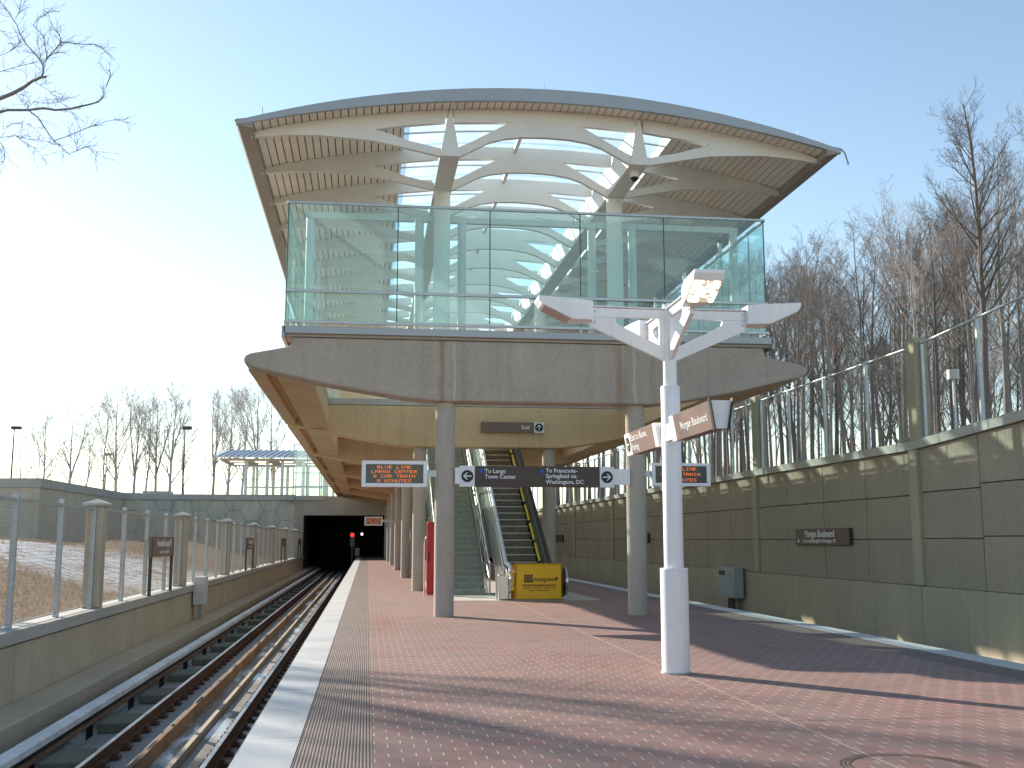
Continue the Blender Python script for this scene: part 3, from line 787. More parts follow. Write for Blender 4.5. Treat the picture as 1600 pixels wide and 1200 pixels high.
# tall glass screens round the deck: things of their own
def glass_row(name, label, pts, z0, z1, posts_every=None):
    t = empty(name, (pts[0][0], pts[0][1], z0), label, 'glass screen')
    for (x0, y0), (x1, y1) in zip(pts[:-1], pts[1:]):
        d = Vector((x1-x0, y1-y0, 0)); L = d.length; d.normalize(); n = Vector((-d.y, d.x, 0))*.008
        g = .012
        A = Vector((x0, y0, 0)) + d*g; B_ = Vector((x1, y1, 0)) - d*g
        p = [A-n, B_-n, B_+n, A+n]
        MB().prism([(q.x, q.y) for q in p], 'z', z0, z1).build('glass_panel', GLASS, t)
        q = [Vector((x1,y1,0)) - d*.011 - n*1.2, Vector((x1,y1,0)) + d*.011 - n*1.2, Vector((x1,y1,0)) + d*.011 + n*1.2, Vector((x1,y1,0)) - d*.011 + n*1.2]
        MB().prism([(v.x, v.y) for v in q], 'z', z0, z1).build('glass_edge', GLASSE, t)
    def railing(z, h, wd, off, nm, m):
        b = MB()
        for (x0, y0), (x1, y1) in ((pts[0], pts[-1]),):
            d = Vector((x1-x0, y1-y0, 0)).normalized(); n = Vector((-d.y, d.x, 0))
            c = [Vector((x0,y0,0)) + n*(off-wd) - d*.03, Vector((x1,y1,0)) + n*(off-wd) + d*.03, Vector((x1,y1,0)) + n*(off+wd) + d*.03, Vector((x0,y0,0)) + n*(off+wd) - d*.03]
            b.prism([(v.x, v.y) for v in c], 'z', z, z+h)
        b.build(nm, m, t, bevel=.005)
    railing(z1+.001, .05, .03, 0, 'top_rail', RAILM)
    railing(6.60, .06, .03, -.06, 'hand_rail', RAILM)
    railing(z0-.03, .06, .035, -.012, 'bottom_rail', RAILM)
    return t
GY = 22.36
gf = glass_row('front_glass_screen', 'tall teal glass screen across the front of the raised deck', [(-1.74,GY),(.52,GY),(2.47,GY),(4.42,GY),(6.27,GY),(8.53,GY)], 5.99, 8.50)
MB().box(-1.76, -1.74, GY-.01, GY+.01, 5.99, 8.50).build('glass_edge', GLASSE, gf)
b = MB()
for x in (-1.6,-.5,.52,1.5,2.47,3.4,4.42,5.3,6.27,7.4,8.4): b.box(x-.02, x+.02, GY-.02, GY+.02, 5.86, 6.03)
b.build('clamps', RAILM, gf)
ys = [GY+.05] + [23.4+1.95*k for k in range(36)]
glass_row('left_glass_screen', 'teal glass screen running back along the left side of the raised deck', [(-1.77, y) for y in ys], 5.99, 8.50)
glass_row('right_glass_screen', 'teal glass screen running back along the right side of the raised deck', [(8.56, y) for y in ys], 5.99, 8.50)

# upper posts
MB().cyl(XL, 24.3, DZ1, 9.6, .19, 24).build('roof_column', CREAM, st, smooth=True)
MB().cyl(XR, 24.3, DZ1, 9.6, .19, 24).build('roof_column', CREAM, st, smooth=True)
for k in range(1, 7):
    for x in (XL, XR): MB().cyl(x, 24.3+11.3*k, DZ1, 9.6, .19, 20).build('roof_column', CREAM, st, smooth=True)
for x in (XL-.5, XL+.49, XR-.49, XR+.49, 8.62, -1.42):
    b = MB(); b.cyl(x, 24.6, DZ1, 8.86, .10, 16); b.build('screen_post', TEAL, st, smooth=True)
MB().box(XL-.6+.0, XR+.6, 24.54, 24.66, 8.86, 9.0).build('screen_header', TEAL, st)
MB().box(XR+.62, 8.72, 24.54, 24.66, 8.86, 9.0).build('screen_header', TEAL, st)
MB().box(-1.52, XL-.62, 24.54, 24.66, 8.86, 9.0).build('screen_header', TEAL, st)
for k in range(0, 9):
    y = 25.6+3.1*k
    for x in (-1.42, 8.62):
        MB().box(x-.04, x+.04, y-.04, y+.04, DZ1, 8.9).build('screen_post', TEAL, st)

# trusses: flat plates cut in three pieces (outer arms and centre arch) around two ridge girders
def zsof(d): return 10.62 - .77*(d/6.2)**2
def truss_mesh():
    b = MB(); T = .055
    for s in (-1, 1):
        def P(pts): return [(CX + s*(CX - x), z) for x, z in pts]     # given for the left half
        up = [(-2.52, 9.80)] + [(x, zsof(CX-x)-.004) for x in (-2.0,-1.2,-.4,.4,1.0,1.57)]
        # arm split into quads strips so that every polygon is convex enough
        tip = [(-2.52,9.73),(-1.78,9.81),(-1.19,9.84),(-.6,9.81),(-.01,9.77)]
        b.prism(P(tip + [(-.01,10.02)] + [(-.01, zsof(CX+.01)-.004)] + [(x, zsof(CX-x)-.004) for x in (-.4,-1.2,-2.0)] + [(-2.52,9.80)]), 'y', -T, T)
        b.prism(P([(-.008,10.02),(.59,10.13),(1.46,10.24),(1.46, zsof(CX-1.46)-.004),(.59, zsof(CX-.59)-.004),(-.008, zsof(CX+.008)-.004)]), 'y', -T, T)
        b.prism(P([(-.008,9.77),(.59,9.66),(1.38,9.50),(1.38,9.67),(.74,9.80),(.29,9.94),(-.008,10.02)]), 'y', -T, T)
        # centre arch, one half
        b.prism(P([(1.66,10.25),(2.8,10.31),(CX,10.33),(CX,zsof(0)-.004),(2.6,zsof(1)-.004),(1.66,zsof(CX-1.66)-.004)]), 'y', -T, T)
        b.prism(P([(1.76,9.50),(2.06,9.67),(2.37,9.84),(2.68,9.94),(3.08,10.0),(CX,10.02),(CX,10.329),(2.83,10.309),(2.06,9.87),(1.73,9.70)]), 'y', -T, T)
    return b
tb = truss_mesh()
t0 = tb.build('roof_truss', CREAM, st); t0.location = (0, 21.95 - 22.6, 0)
# the mesh was written about the station origin in x and z
for v in t0.data.vertices: v.co.y += 22.6
for k in range(1, 31):
    c = t0.copy(); col.objects.link(c); c.parent = st; c.location = (0, 21.95-22.6+2.26*k, 0)
REND = 21.95 + 2.26*31
RY0 = 21.42
for x in (XL, XR):
    MB().prism([(x-.205,9.50),(x+.205,9.50),(x+.03,10.52),(x-.03,10.52)], 'y', 21.86, REND).build('ridge_girder', CREAM, st, bevel=.01)
for x in (CX-.35,):
    z = zsof(abs(x-CX))
    MB().box(x-.04, x+.04, 22.02, REND, z-.13, z-.02).build('purlin', CREAM, st)
for k in range(31):
    y = 21.95+2.26*k+1.35; pu = MB(); n = 12
    for i in range(n):
        a, c = CX-3.0+6.0*i/n, CX-3.0+6.0*(i+1)/n
        za, zb = zsof(abs(a-CX)), zsof(abs(c-CX))
        pu.add([(a,y-.02,za+.03),(c,y-.02,zb+.03),(c,y+.02,zb+.03),(a,y+.02,za+.03),(a,y-.02,za+.06),(c,y-.02,zb+.06),(c,y+.02,zb+.06),(a,y+.02,za+.06)],
               [(3,2,1,0),(4,5,6,7),(0,1,5,4),(2,3,7,6)])
    pu.build('glazing_bar', GALV, st)
for x in (CX-3.0, CX+3.0):
    MB().box(x-.035, x+.035, RY0+.03, REND, zsof(3.0)-.03, zsof(3.0)+.20).build('skylight_kerb', CREAM, st)

# soffit planks, running along the roof, two wings and a front strip
def arc_plank(b, d0, d1, s, y0, y1, lift=0., th=.02):
    a, c = CX+s*d0, CX+s*d1; za, zb = zsof(d0)+lift, zsof(d1)+lift
    b.add([(a,y0,za),(c,y0,zb),(c,y1,zb),(a,y1,za),(a,y0,za+th),(c,y0,zb+th),(c,y1,zb+th),(a,y1,za+th)],
          [(0,1,2,3),(7,6,5,4),(1,0,4,5),(2,1,5,6),(3,2,6,7),(0,3,7,4)])
for s in (-1, 1):
    b = MB(); d = 3.03
    while d < 6.02:
        arc_plank(b, d+.022, min(d+.158, 6.05), s, RY0+.03, REND); d += .158
    b.build('soffit_planks', PLANK, st)
    b = MB(); d = 0.0
    while d < 3.0:
        arc_plank(b, d+.009, d+.149, s, RY0+.03, 22.42); d += .158
    b.build('soffit_planks', PLANK, st)
    b = MB()
    for i in range(12):
        d0 = 3.035+3.1*i/12; arc_plank(b, d0, d0+3.1/12, s, RY0+.02, REND, .045, .02)
    b.build('soffit_backing', DARKGAP, st)
    b = MB()
    for i in range(12):
        d0 = 3.0*i/12; arc_plank(b, d0, d0+3.0/12, s, RY0+.02, 22.47, .045, .02)
    b.build('soffit_backing', DARKGAP, st)
# roof skin
def ztop(d): return 10.87 - 1.0*(d/6.36)**2
b = MB(); n = 24
dd = [-6.36 + 12.72*i/n for i in range(n+1)]
for i in range(n):
    a, c = dd[i], dd[i+1]
    if abs((a+c)/2) < 3.0:
        b.add([(CX+a,RY0,ztop(abs(a))-.03),(CX+c,RY0,ztop(abs(c))-.03),(CX+c,22.5,ztop(abs(c))-.03),(CX+a,22.5,ztop(abs(a))-.03)], [(0,1,2,3)])
    else:
        b.add([(CX+a,RY0,ztop(abs(a))-.03),(CX+c,RY0,ztop(abs(c))-.03),(CX+c,REND,ztop(abs(c))-.03),(CX+a,REND,ztop(abs(a))-.03)], [(0,1,2,3)])
b.build('roof_skin', FASC, st)
# front fascia
b = MB()
for i in range(n):
    a, c = dd[i], dd[i+1]
    za0, za1 = min(zsof(abs(a))-.03, ztop(abs(a))-.03), ztop(abs(a)); zc0, zc1 = min(zsof(abs(c))-.03, ztop(abs(c))-.03), ztop(abs(c))
    b.add([(CX+a,RY0-.05,za0),(CX+c,RY0-.05,zc0),(CX+c,RY0-.05,zc1),(CX+a,RY0-.05,za1),(CX+a,RY0+.03,za0),(CX+c,RY0+.03,zc0),(CX+c,RY0+.03,zc1),(CX+a,RY0+.03,za1)],
          [(0,1,2,3),(7,6,5,4),(3,2,6,7),(1,0,4,5)])
b.build('front_fascia', FASC, st)
for s in (-1, 1):
    def X(a): return CX+s*a
    MB().prism([(X(6.04),9.72),(X(6.34),9.79),(X(6.40),9.87),(X(6.36),9.90),(X(6.04),9.95)][::s], 'y', RY0-.043, REND).build('eave_trim', FASB, st)
# skylight glazing
b = MB()
for k in range(31):
    y0 = 21.95+2.26*k+.06 if k else 22.5; y1 = 21.95+2.26*(k+1)-.06
    for i in range(10):
        a, c = -3.0+6*i/10, -3.0+6*(i+1)/10
        za, zb = ztop(abs(a))-.12, ztop(abs(c))-.12
        b.add([(CX+a,y0,za),(CX+c,y0,zb),(CX+c,y1,zb),(CX+a,y1,za)], [(0,1,2,3)])
b.build('skylight', SKYG, st)
# roof ends, spikes and loose cable
for x, lab in ((-2.3, 'left corner'), (3.62, 'top'), (9.28, 'right corner')):
    z = ztop(abs(x-CX))
    o = MB().tube([(x, 22.0, z-.03), (x-.02, 22.0, z+.42)], [.012,.006], 6).build('lightning_rod', FASC, None)
    tag(o, f'thin lightning rod standing on the {lab} of the curved roof', 'lightning rod', 'lightning rods on the roof')
o = MB().tube([(9.93,21.45,9.88),(10.0,21.42,9.88),(10.06,21.4,9.80),(10.13,21.4,9.55)], .018, 6).build('loose_cable', FASC)
tag(o, 'bent grey cable hanging off the right corner of the roof', 'cable')
e = empty('dome_camera', (5.66, 22.2, 9.5), 'white dome camera hung under the right roof girder', 'security camera')
MB().cyl(5.63, 22.3, 9.36, 9.50, .10, 16).build('housing', CREAM, e, smooth=True)
MB().tube([(5.63,22.3,9.36),(5.63,22.3,9.31),(5.63,22.3,9.27)], [.085,.075,.03], 16).build('dome', BLACK, e, smooth=True)

# ------------------------------------------------------------------ escalator and stairs
SL = .5774; EY = 28.9
def ez(y): return max(0, SL*(y-EY))
es = empty('escalator', (4.25, 28.5, 0), 'steel escalator with dark steps rising to the upper deck right of the stairs', 'escalator')
top = 39.3
b = MB(); y = 29.3; k = 0
while y < top:
    z1 = ez(y)+.10
    b.add([(3.79,y,z1-.23),(4.71,y,z1-.23),(4.71,y-.03,z1),(3.79,y-.03,z1),(3.79,y+.40,z1),(4.71,y+.40,z1)], [(0,1,2,3),(3,2,5,4)])
    pass
    y += .35; k += 1
b.build('steps', STEP, es)
b = MB(); y = 29.3
while y < top:
    z1 = ez(y)+.10; b.box(3.795, 4.705, y-.045, y+.02, z1-.03, z1+.006); y += .35
b.build('step_nosings', M_simple('pale_step_edge', (.40,.38,.33), .4, .5), es)  # paler nosings that set off each step edge
for xo, s in ((3.55, -1), (4.95, 1)):
    # skirt / balustrade body
    prof = [(28.35,0.01),(28.55,.01),(29.2,.01),(30.0,.05),(top,ez(top)-.6),(top,ez(top)+.75),(30.0,ez(30.0)+.72),(29.2,.86),(28.6,.80),(28.35,.72)]
    x0, x1 = (xo, xo+.22) if s < 0 else (xo-.22, xo)
    MB().prism(prof, 'x', x0+.04, x1-.04).build('balustrade', STEEL if s < 0 else M_simple('dark_panel', (.16,.155,.13), .45, .3), es, bevel=.02)
    hp = []
    for a in range(0, 181, 30): hp.append((28.35-.32*math.sin(R(a)), .56 - .34*math.cos(R(a))))
    pts = [((x0+x1)/2, q[0], q[1]) for q in hp] + [((x0+x1)/2, 29.0, .93), ((x0+x1)/2, 30.0, ez(30.0)+.86), ((x0+x1)/2, top, ez(top)+.86)]
    MB().tube(pts, .05, 8).build('handrail', BLACK if s > 0 else TEAL, es, smooth=True)
yb = MB()
yb.add([(4.73,29.2,.28),(4.78,29.2,.30),(4.78,top,ez(top)+.42),(4.73,top,ez(top)+.40)], [(0,1,2,3),(3,2,1,0)])
o = MB(); y = 29.2
while y < top-.5:
    o.add([(4.715,y,ez(y)+.20),(4.775,y,ez(y)+.24),(4.775,y+.85,ez(y+.85)+.24),(4.715,y+.85,ez(y+.85)+.20)], [(0,1,2,3)]); y += 1.0
o.build('yellow_skirt_line', YELP, es)
MB().prism([(29.8,.0),(top,ez(top)-1.1),(top,ez(top)-.62),(29.8,-.02+.05)], 'x', 3.6, 4.9).build('truss_body', CONT, es)
for xo, s in ((3.36,-1),):
    MB().cyl(xo, 28.45, 0, .72, .05, 12).build('newel_post', STEEL, es, smooth=True)
    MB().box(min(xo, xo-s*.28), max(xo, xo-s*.28), 28.2, 28.9, .012, .66).build('newel_casing', STEEL, es, bevel=.03)
MB().tube([(5.02,28.5,.46),(5.10,28.5,.46)], .40, 28).build('newel_disc', BLACK, es)
MB().tube([(5.105,28.5,.46),(5.125,28.5,.46)], .30, 28).build('newel_ring', STEEL, es)
MB().tube([(5.14,28.62,.46),(5.19,28.62,.46)], .38, 28).build('newel_disc', STEEL, es)
MB().box(5.02, 5.16, 28.5, 29.3, .012, .5).build('newel_casing', STEEL, es)
yl = MB().box(3.66, 3.76, 28.1, 28.19, .25, .72).build('warning_label', YELP, es)

ss = empty('staircase', (2.75, 31, 0), 'grey green concrete stairs with steel rails left of the escalator', 'stairs')
b = MB(); y = 30.9; z = .012; 
while y < 41.2:
    b.box(1.98, 3.32, y, y+.34, max(0, z-.5) if z > .5 else 0.012, z+.168); y += .291; z += .168
b.build('steps', STEPG, ss)
SY = 30.9
def szz(y): return .5774*(y-SY)
b = MB(); y = 30.9; z = .012
while y < 41.2:
    b.box(1.985, 3.315, y-.006, y-.001, z+.135, z+.166); y += .291; z += .168
b.build('nosing_strips', M_simple('pale_nosing', (.33,.36,.32), .7), ss)
for x in (3.40, 1.95):
    r = MB(); r.tube([(x, 30.6, .02), (x, 30.6, .92), (x, 30.9, .98), (x, 40.5, szz(40.5)+.98)], .025, 8)
    r.tube([(x, 30.75, .5), (x, 40.5, szz(40.5)+.55)], .015, 6)
    y = 31.8
    while y < 40: r.tube([(x, y, szz(y)+.05), (x, y, szz(y)+1.0)], .018, 6); y += 1.25
    r.build('handrail', STEEL, ss, smooth=True)
MB().prism([(30.7,.02),(40.6,szz(40.6)+.0),(40.6,szz(40.6)+.9),(30.9,.85)], 'x', 1.965-.075, 1.965-.06).build('glass_side', GLASS, ss)
MB().prism([(30.7,.02),(40.6,szz(40.6)-.4),(40.6,szz(40.6)+.12),(30.7,.2)], 'x', 3.335, 3.36).build('stringer', GBOX, ss)

# yellow maintenance barrier
bb = empty('maintenance_barrier', (4.37, 28.1, .012), 'yellow montgomery maintenance barrier closing off the foot of the escalator', 'barrier')
pn = MB().box(3.80, 4.96, 28.0, 28.035, .05, .92).build('front_panel', YEL, bb, bevel=.012)
MB().add([(3.80,28.0,.06),(3.70,28.42,.05),(3.70,28.42,.90),(3.80,28.0,.92)], [(0,1,2,3),(3,2,1,0)]).build('side_panel', YEL, bb)
MB().add([(4.96,28.0,.06),(5.06,28.42,.05),(5.06,28.42,.88),(4.96,28.0,.92)], [(0,1,2,3),(3,2,1,0)]).build('side_panel', YEL, bb)
r = MB()
r.tube([(3.78,27.99,.05),(3.78,27.99,.93),(4.98,27.99,.93),(4.98,27.99,.05),(3.78,27.99,.05)], .016, 6); r.build('tube_frame', M_simple('worn_yellow', (.60,.36,.02), .5), bb)
text('montgomery', .155, (4.26, 27.998, .49), (1,0,0), (0,0,1), SIGNK, pn, bold=.001, fit=.58)
text('PREVENTIVE MAINTENANCE', .076, (4.39, 27.998, .36), (1,0,0), (0,0,1), BROWN, pn, align='CENTER', bold=.002, fit=.86)
text('ELEVATORS   ESCALATORS   MOVING WALKS', .045, (4.39, 27.998, .305), (1,0,0), (0,0,1), BROWN, pn, align='CENTER', fit=.86)
text('ELEVATOR COMPANY', .045, (4.39, 27.998, .245), (1,0,0), (0,0,1), BROWN, pn, align='CENTER', fit=.5)
lg = MB()
for k in range(3):
    x = 4.00+.078*k
    lg.prism([(x,.46),(x+.065,.46),(x+.065,.66),(x,.66)], 'y', 27.992, 27.999)
lg.build('emblem', SIGNK, pn, bevel=.006)
lg = MB()
for k in range(3): lg.box(4.00+.078*k+.028, 4.00+.078*k+.037, 27.988, 27.991, .50, .63)
lg.build('emblem_slit', YEL, pn)

# red standpipe cabinet behind the left front column
e = empty('red_fire_cabinet', (1.78, 31, 0), 'tall narrow red fire cabinet just left behind the front left column', 'fire cabinet')
MB().box(1.66, 1.90, 30.9, 31.1, .02, 2.05).build('case', RED, e, bevel=.03)
hb = MB(); hb.box(1.70, 1.74, 30.885, 30.9, .95, 1.2); hb.build('handle', BLACK, e)
MB().tube([(1.60,31.05,0.02),(1.60,31.05,1.5),(1.64,31.05,1.62),(1.70,31.02,1.66)], .02, 8).build('pipe', WHITE, e, smooth=True)
e = empty('brown_pylon', (1.45, 43.9, 0), 'slim dark brown pylon standing beside the third left column', 'pylon')
MB().box(1.75, 1.98, 44.5, 44.7, .0, 2.25).build('case', BROWN, e, bevel=.02)
MB().box(1.70, 1.75, 44.5, 44.6, 1.5, 1.9).build('phone', STEEL, e, bevel=.01)

# ------------------------------------------------------------------ signs hung between the columns
def arrow_roundel(parent, cx, y, cz, r, ang, m_disc=SIGNK, m_arrow=SIGNW, right=(1,0,0), up=(0,0,1)):
    right = Vector(right); up = Vector(up); nrm = right.cross(up)
    C0 = Vector((cx, y, cz)); n = 32
    def put(pts, lift): return [C0 + right*a + up*b_ + nrm*lift for a, b_ in pts]
    b = MB(); c = [(r*math.cos(2*math.pi*k/n), r*math.sin(2*math.pi*k/n)) for k in range(n)]
    v = put(c, .002) ; b.add(v, [tuple(range(n))]); b.build('roundel', m_disc, parent)
    ca, sa = math.cos(ang), math.sin(ang)
    def rot(p): return (p[0]*ca-p[1]*sa, p[0]*sa+p[1]*ca)
    b = MB()
    shaft = [(-.68,-.10),(.42,-.10),(.42,.10),(-.68,.10)]
    h1 = [(.70,0),(.10,.58),(-.12,.58),(.42,.0)]; h2 = [(.70,0),(.42,0),(-.12,-.58),(.10,-.58)]
    for q, li in ((shaft,.004),(h1,.005),(h2,.0055)):
        b.add(put([rot((a*r, c_*r)) for a, c_ in q], li), [(0,1,2,3)])
    b.build('arrow', m_arrow, parent)

hs = empty('hanging_direction_sign', (3.5, 22.5, 2.84), 'long brown hanging sign to Largo Town Center and Franconia-Springfield between the front columns', 'sign')
sy = 22.42
MB().box(2.18, 4.80, sy, sy+.14, 2.63, 3.06).build('board', BROWN, hs, bevel=.004)
for x0 in (1.88-.02, 4.803):
    MB().box(x0+.003, x0+.315, sy-.01, sy+.15, 2.63, 3.06).build('end_plate', SIGNW, hs, bevel=.004)
arrow_roundel(hs, 2.02, sy-.012, 2.845, .125, math.pi)
arrow_roundel(hs, 4.96, sy-.012, 2.845, .125, 0)
MB().box(XL+.2, 1.865, sy+.02, sy+.12, 2.69, 3.02).build('bracket', WHITE, hs)
MB().box(5.12, XR-.17, sy+.02, sy+.12, 2.69, 3.02).build('bracket', WHITE, hs)
bd = hs.children[0]
T = .118
text('To Largo', T, (2.38, sy-.005, 2.915), (1,0,0), (0,0,1), SIGNW, bd, bold=.0018)
text('Town Center', T, (2.38, sy-.005, 2.80), (1,0,0), (0,0,1), SIGNW, bd, bold=.0018)
text('To Franconia-', T, (3.66, sy-.005, 2.935), (1,0,0), (0,0,1), SIGNW, bd, bold=.0018)
text('Springfield via', T, (3.66, sy-.005, 2.82), (1,0,0), (0,0,1), SIGNW, bd, bold=.0018)
text('Washington, DC', T, (3.66, sy-.005, 2.70), (1,0,0), (0,0,1), SIGNW, bd, bold=.0018)
for x in (2.31, 3.58):
    b = MB(); b.tube([(x, sy-.008, 2.955),(x, sy-.003, 2.955)], .042, 20); b.build('blue_dot', BLUE, bd)

ex = empty('exit_sign', (4.6, 33.5, 5.0), 'brown Exit sign with an up arrow fixed to the second crossbeam', 'sign')
MB().box(3.44, 5.10, 33.47, 33.57, 4.86, 5.17).build('board', BROWN2, ex)
MB().box(5.103, 5.42, 33.46, 33.57, 4.85, 5.18).build('end_plate', SIGNW, ex)
arrow_roundel(ex, 5.26, 33.458, 5.015, .13, math.pi/2)
text('Exit', .17, (4.70, 33.465, 4.96), (1,0,0), (0,0,1), SIGNW, ex.children[0], bold=.003)

# LED train displays
F5 = {'A':'01110100011000111111100011000110001','B':'11110100011000111110100011000111110','C':'01110100011000010000100001000101110',
'E':'11111100001000011110100001000011111','G':'01110100011000010111100011000101110','I':'01110001000010000100001000010001110',
'L':'10000100001000010000100001000011111','M':'10001110111010110101100011000110001','N':'10001110011010110011100011000110001',
'O':'01110100011000110001100011000101110','R':'11110100011000111110101001001010001','S':'01111100001000001110000010000111110',
'T':'11111001000010000100001000010000100','U':'10001100011000110001100011000101110','8':'01110100011000101110100011000101110',' ':'0'*35}
def led(name_label, x0, x1, z0, z1, y, arm, lines, dot=.0125, grp='train time displays'):
    t = empty('train_display', ((x0+x1)/2, y, z0), name_label, 'display screen', grp)
    fr = .055*(z1-z0)/.5
    b = MB(); b.box(x0, x1, y, y+.22, z1-fr*1.2, z1); b.box(x0, x1, y, y+.22, z0, z0+fr*1.2)
    b.box(x0, x0+fr*1.4, y, y+.22, z0+fr*1.2, z1-fr*1.2); b.box(x1-fr*1.4, x1, y, y+.22, z0+fr*1.2, z1-fr*1.2)
    b.build('frame', WHITE, t)
    scn = MB().box(x0+fr*1.41, x1-fr*1.41, y+.03, y+.2, z0+fr*1.21, z1-fr*1.21).build('screen', LEDBG, t)
    if arm: MB().box(min(arm), max(arm), y+.07, y+.15, (z0+z1)/2-.05, (z0+z1)/2+.08).build('bracket', GALV, t)
    b = MB(); ph = (z1-z0-fr*2.6)/len(lines)
    for li, s in enumerate(lines):
        w_ = len(s)*6*dot; sx_ = (x0+x1)/2 - w_/2; zt = z1-fr*1.3 - ph*(li+.22)
        for ci, ch in enumerate(s):
            g = F5[ch]
            for r_ in range(7):
                for c_ in range(5):
                    if g[r_*5+c_] == '1':
                        xx = sx_ + (ci*6+c_)*dot; zz = zt - r_*dot*.66
                        b.box(xx, xx+dot*.8, y+.026, y+.029, zz-dot*.42, zz)
    b.build('led_text', LEDO, scn)
led('white framed orange LED train display left of the front left column', -.14, 1.20, 2.62, 3.15, 22.45, (1.20, XL-.18), ['BLUE LINE','LARGO CENTER','8 CAR TRAIN','8 MINUTES'], .0132)
led('white framed LED train display half hidden behind the white lamp post', 5.98, 7.26, 2.68, 3.17, 22.6, (XR+.18, 5.98), ['BLUE LINE','8 CAR TRAIN','8 MINUTES'], .0132)
led('small far LED train display in front of the dark tunnel mouth', -.16, .75, 2.26, 2.70, 56.4, (.75, XL-.18), ['BLUE LINE','LARGO CENTER','8 MINUTES'], .012)

# ------------------------------------------------------------------ lamp post with four heads
LX, LY = 3.62, 12.75
lp = empty('lamp_post', (LX, LY, 0), 'white lamp post with four angular heads standing on the red paving, front head lit', 'lamp post')
MB().tube([(LX,LY,0),(LX,LY,1.19),(LX,LY,1.205)], [.165,.165,.15], 28).build('base_sleeve', WHITE, lp, smooth=True)
MB().tube([(LX,LY,1.2),(LX,LY,3.38),(LX,LY,3.40)], [.116,.116,.10], 28).build('lower_pole', WHITE, lp, smooth=True)
MB().tube([(LX,LY,3.39),(LX,LY,4.40)], [.083,.078], 24).build('upper_pole', WHITE, lp, smooth=True)
MB().tube([(LX,LY,0.001),(LX,LY,.02)], .18, 28).build('foot_ring', GALV, lp)
MB().box(LX-.035, LX+.035, LY-.168, LY-.160, .30, .46).build('access_plate', WHITE, lp)
b = MB(); b.tube([(LX,LY-.17,.44),(LX,LY-.166,.44)], .006, 8); b.tube([(LX,LY-.17,.32),(LX,LY-.166,.32)], .006, 8); b.build('screws', GALV, lp)
for i, a in enumerate((180, 0, -90, 90)):
    ca, sa = math.cos(R(a)), math.sin(R(a))
    ar = bpy.data.objects.new('lamp_head', None)
    def put(mb):
        q = MB(); q.f = mb.f; q.v = [(LX+x*ca-y*sa, LY+x*sa+y*ca, z) for x, y, z in mb.v]; return q
    b = MB(); T = .028
    b.prism([(.06,4.235),(.68,4.225),(.97,4.225),(.97,4.345),(.06,4.335)], 'y', -T, T)      # top chord
    b.prism([(.06,3.70),(.97,4.10),(.97,4.2245),(.68,4.2245),(.66,4.16),(.60,4.12),(.14,3.90),(.06,3.87)], 'y', -T, T)
    b.prism([(.06,3.86),(.13,3.90),(.13,4.24),(.06,4.24)], 'y', -T+.002, T-.002)
    b.prism([(.06,4.34),(1.0,4.35),(1.0,4.366),(.06,4.352)], 'y', -T-.03, T+.03)
    b.build_ = None
    put(b).build('arm', WHITE, lp, bevel=.006)
    W = .17
    # head: box that tapers to a thin tip; flat top, sloping glazed underside
    hv = MB()
    def sec(x, w_, z0, z1): return [(x,-w_,z0),(x,w_,z0),(x,w_,z1),(x,-w_,z1)]
    S = [sec(.97,.12,4.17,4.41), sec(1.24,W,4.17,4.42), sec(1.60,W,4.34,4.445), sec(1.64,W,4.41,4.45)]
    v = [p for q in S for p in q]; f = [(0,3,2,1)]
    for k in range(3):
        o_ = 4*k
        for j in range(4): f.append((o_+j, o_+(j+1) % 4, o_+4+(j+1) % 4, o_+4+j))
    f.append((12,13,14,15)); hv.add(v, f)
    hd = put(hv).build('head', WHITE, lp, bevel=.008)
    ln = MB(); ln.add([(1.26,-W+.025,4.176),(1.26,W-.025,4.176),(1.58,W-.025,4.327),(1.58,-W+.025,4.327),
                       (1.26,-W+.025,4.166),(1.26,W-.025,4.166),(1.58,W-.025,4.317),(1.58,-W+.025,4.317)],
                      [(0,1,2,3),(7,6,5,4),(0,4,5,1),(1,5,6,2),(2,6,7,3),(3,7,4,0)])
    put(ln).build('lens', LAMPON if i == 2 else LENS, hd)
    if i == 2: hd['label'] = 'lit lamp head pointing at the viewer'

b = MB()
for a_ in (0, 90, 180, 270):
    ca, sa = math.cos(R(a_)), math.sin(R(a_))
    for dd_, zz in ((.93,4.30),(.93,4.16)):
        for q in (-1, 1):
            x_, y_ = LX+dd_*ca-q*.03*sa, LY+dd_*sa+q*.03*ca; x2, y2 = LX+dd_*ca-q*.042*sa, LY+dd_*sa+q*.042*ca
            b.tube([(x_,y_,zz),(x2,y2,zz)], .012, 8)
tag(b.build('bolts', GALV, lp), kind='stuff')
b = MB(); b.tube([(LX,LY,1.196),(LX,LY,1.214)], [.168,.162], 28); b.tube([(LX,LY,3.372),(LX,LY,3.392)], [.119,.114], 28); b.build('collar', WHITE, lp)
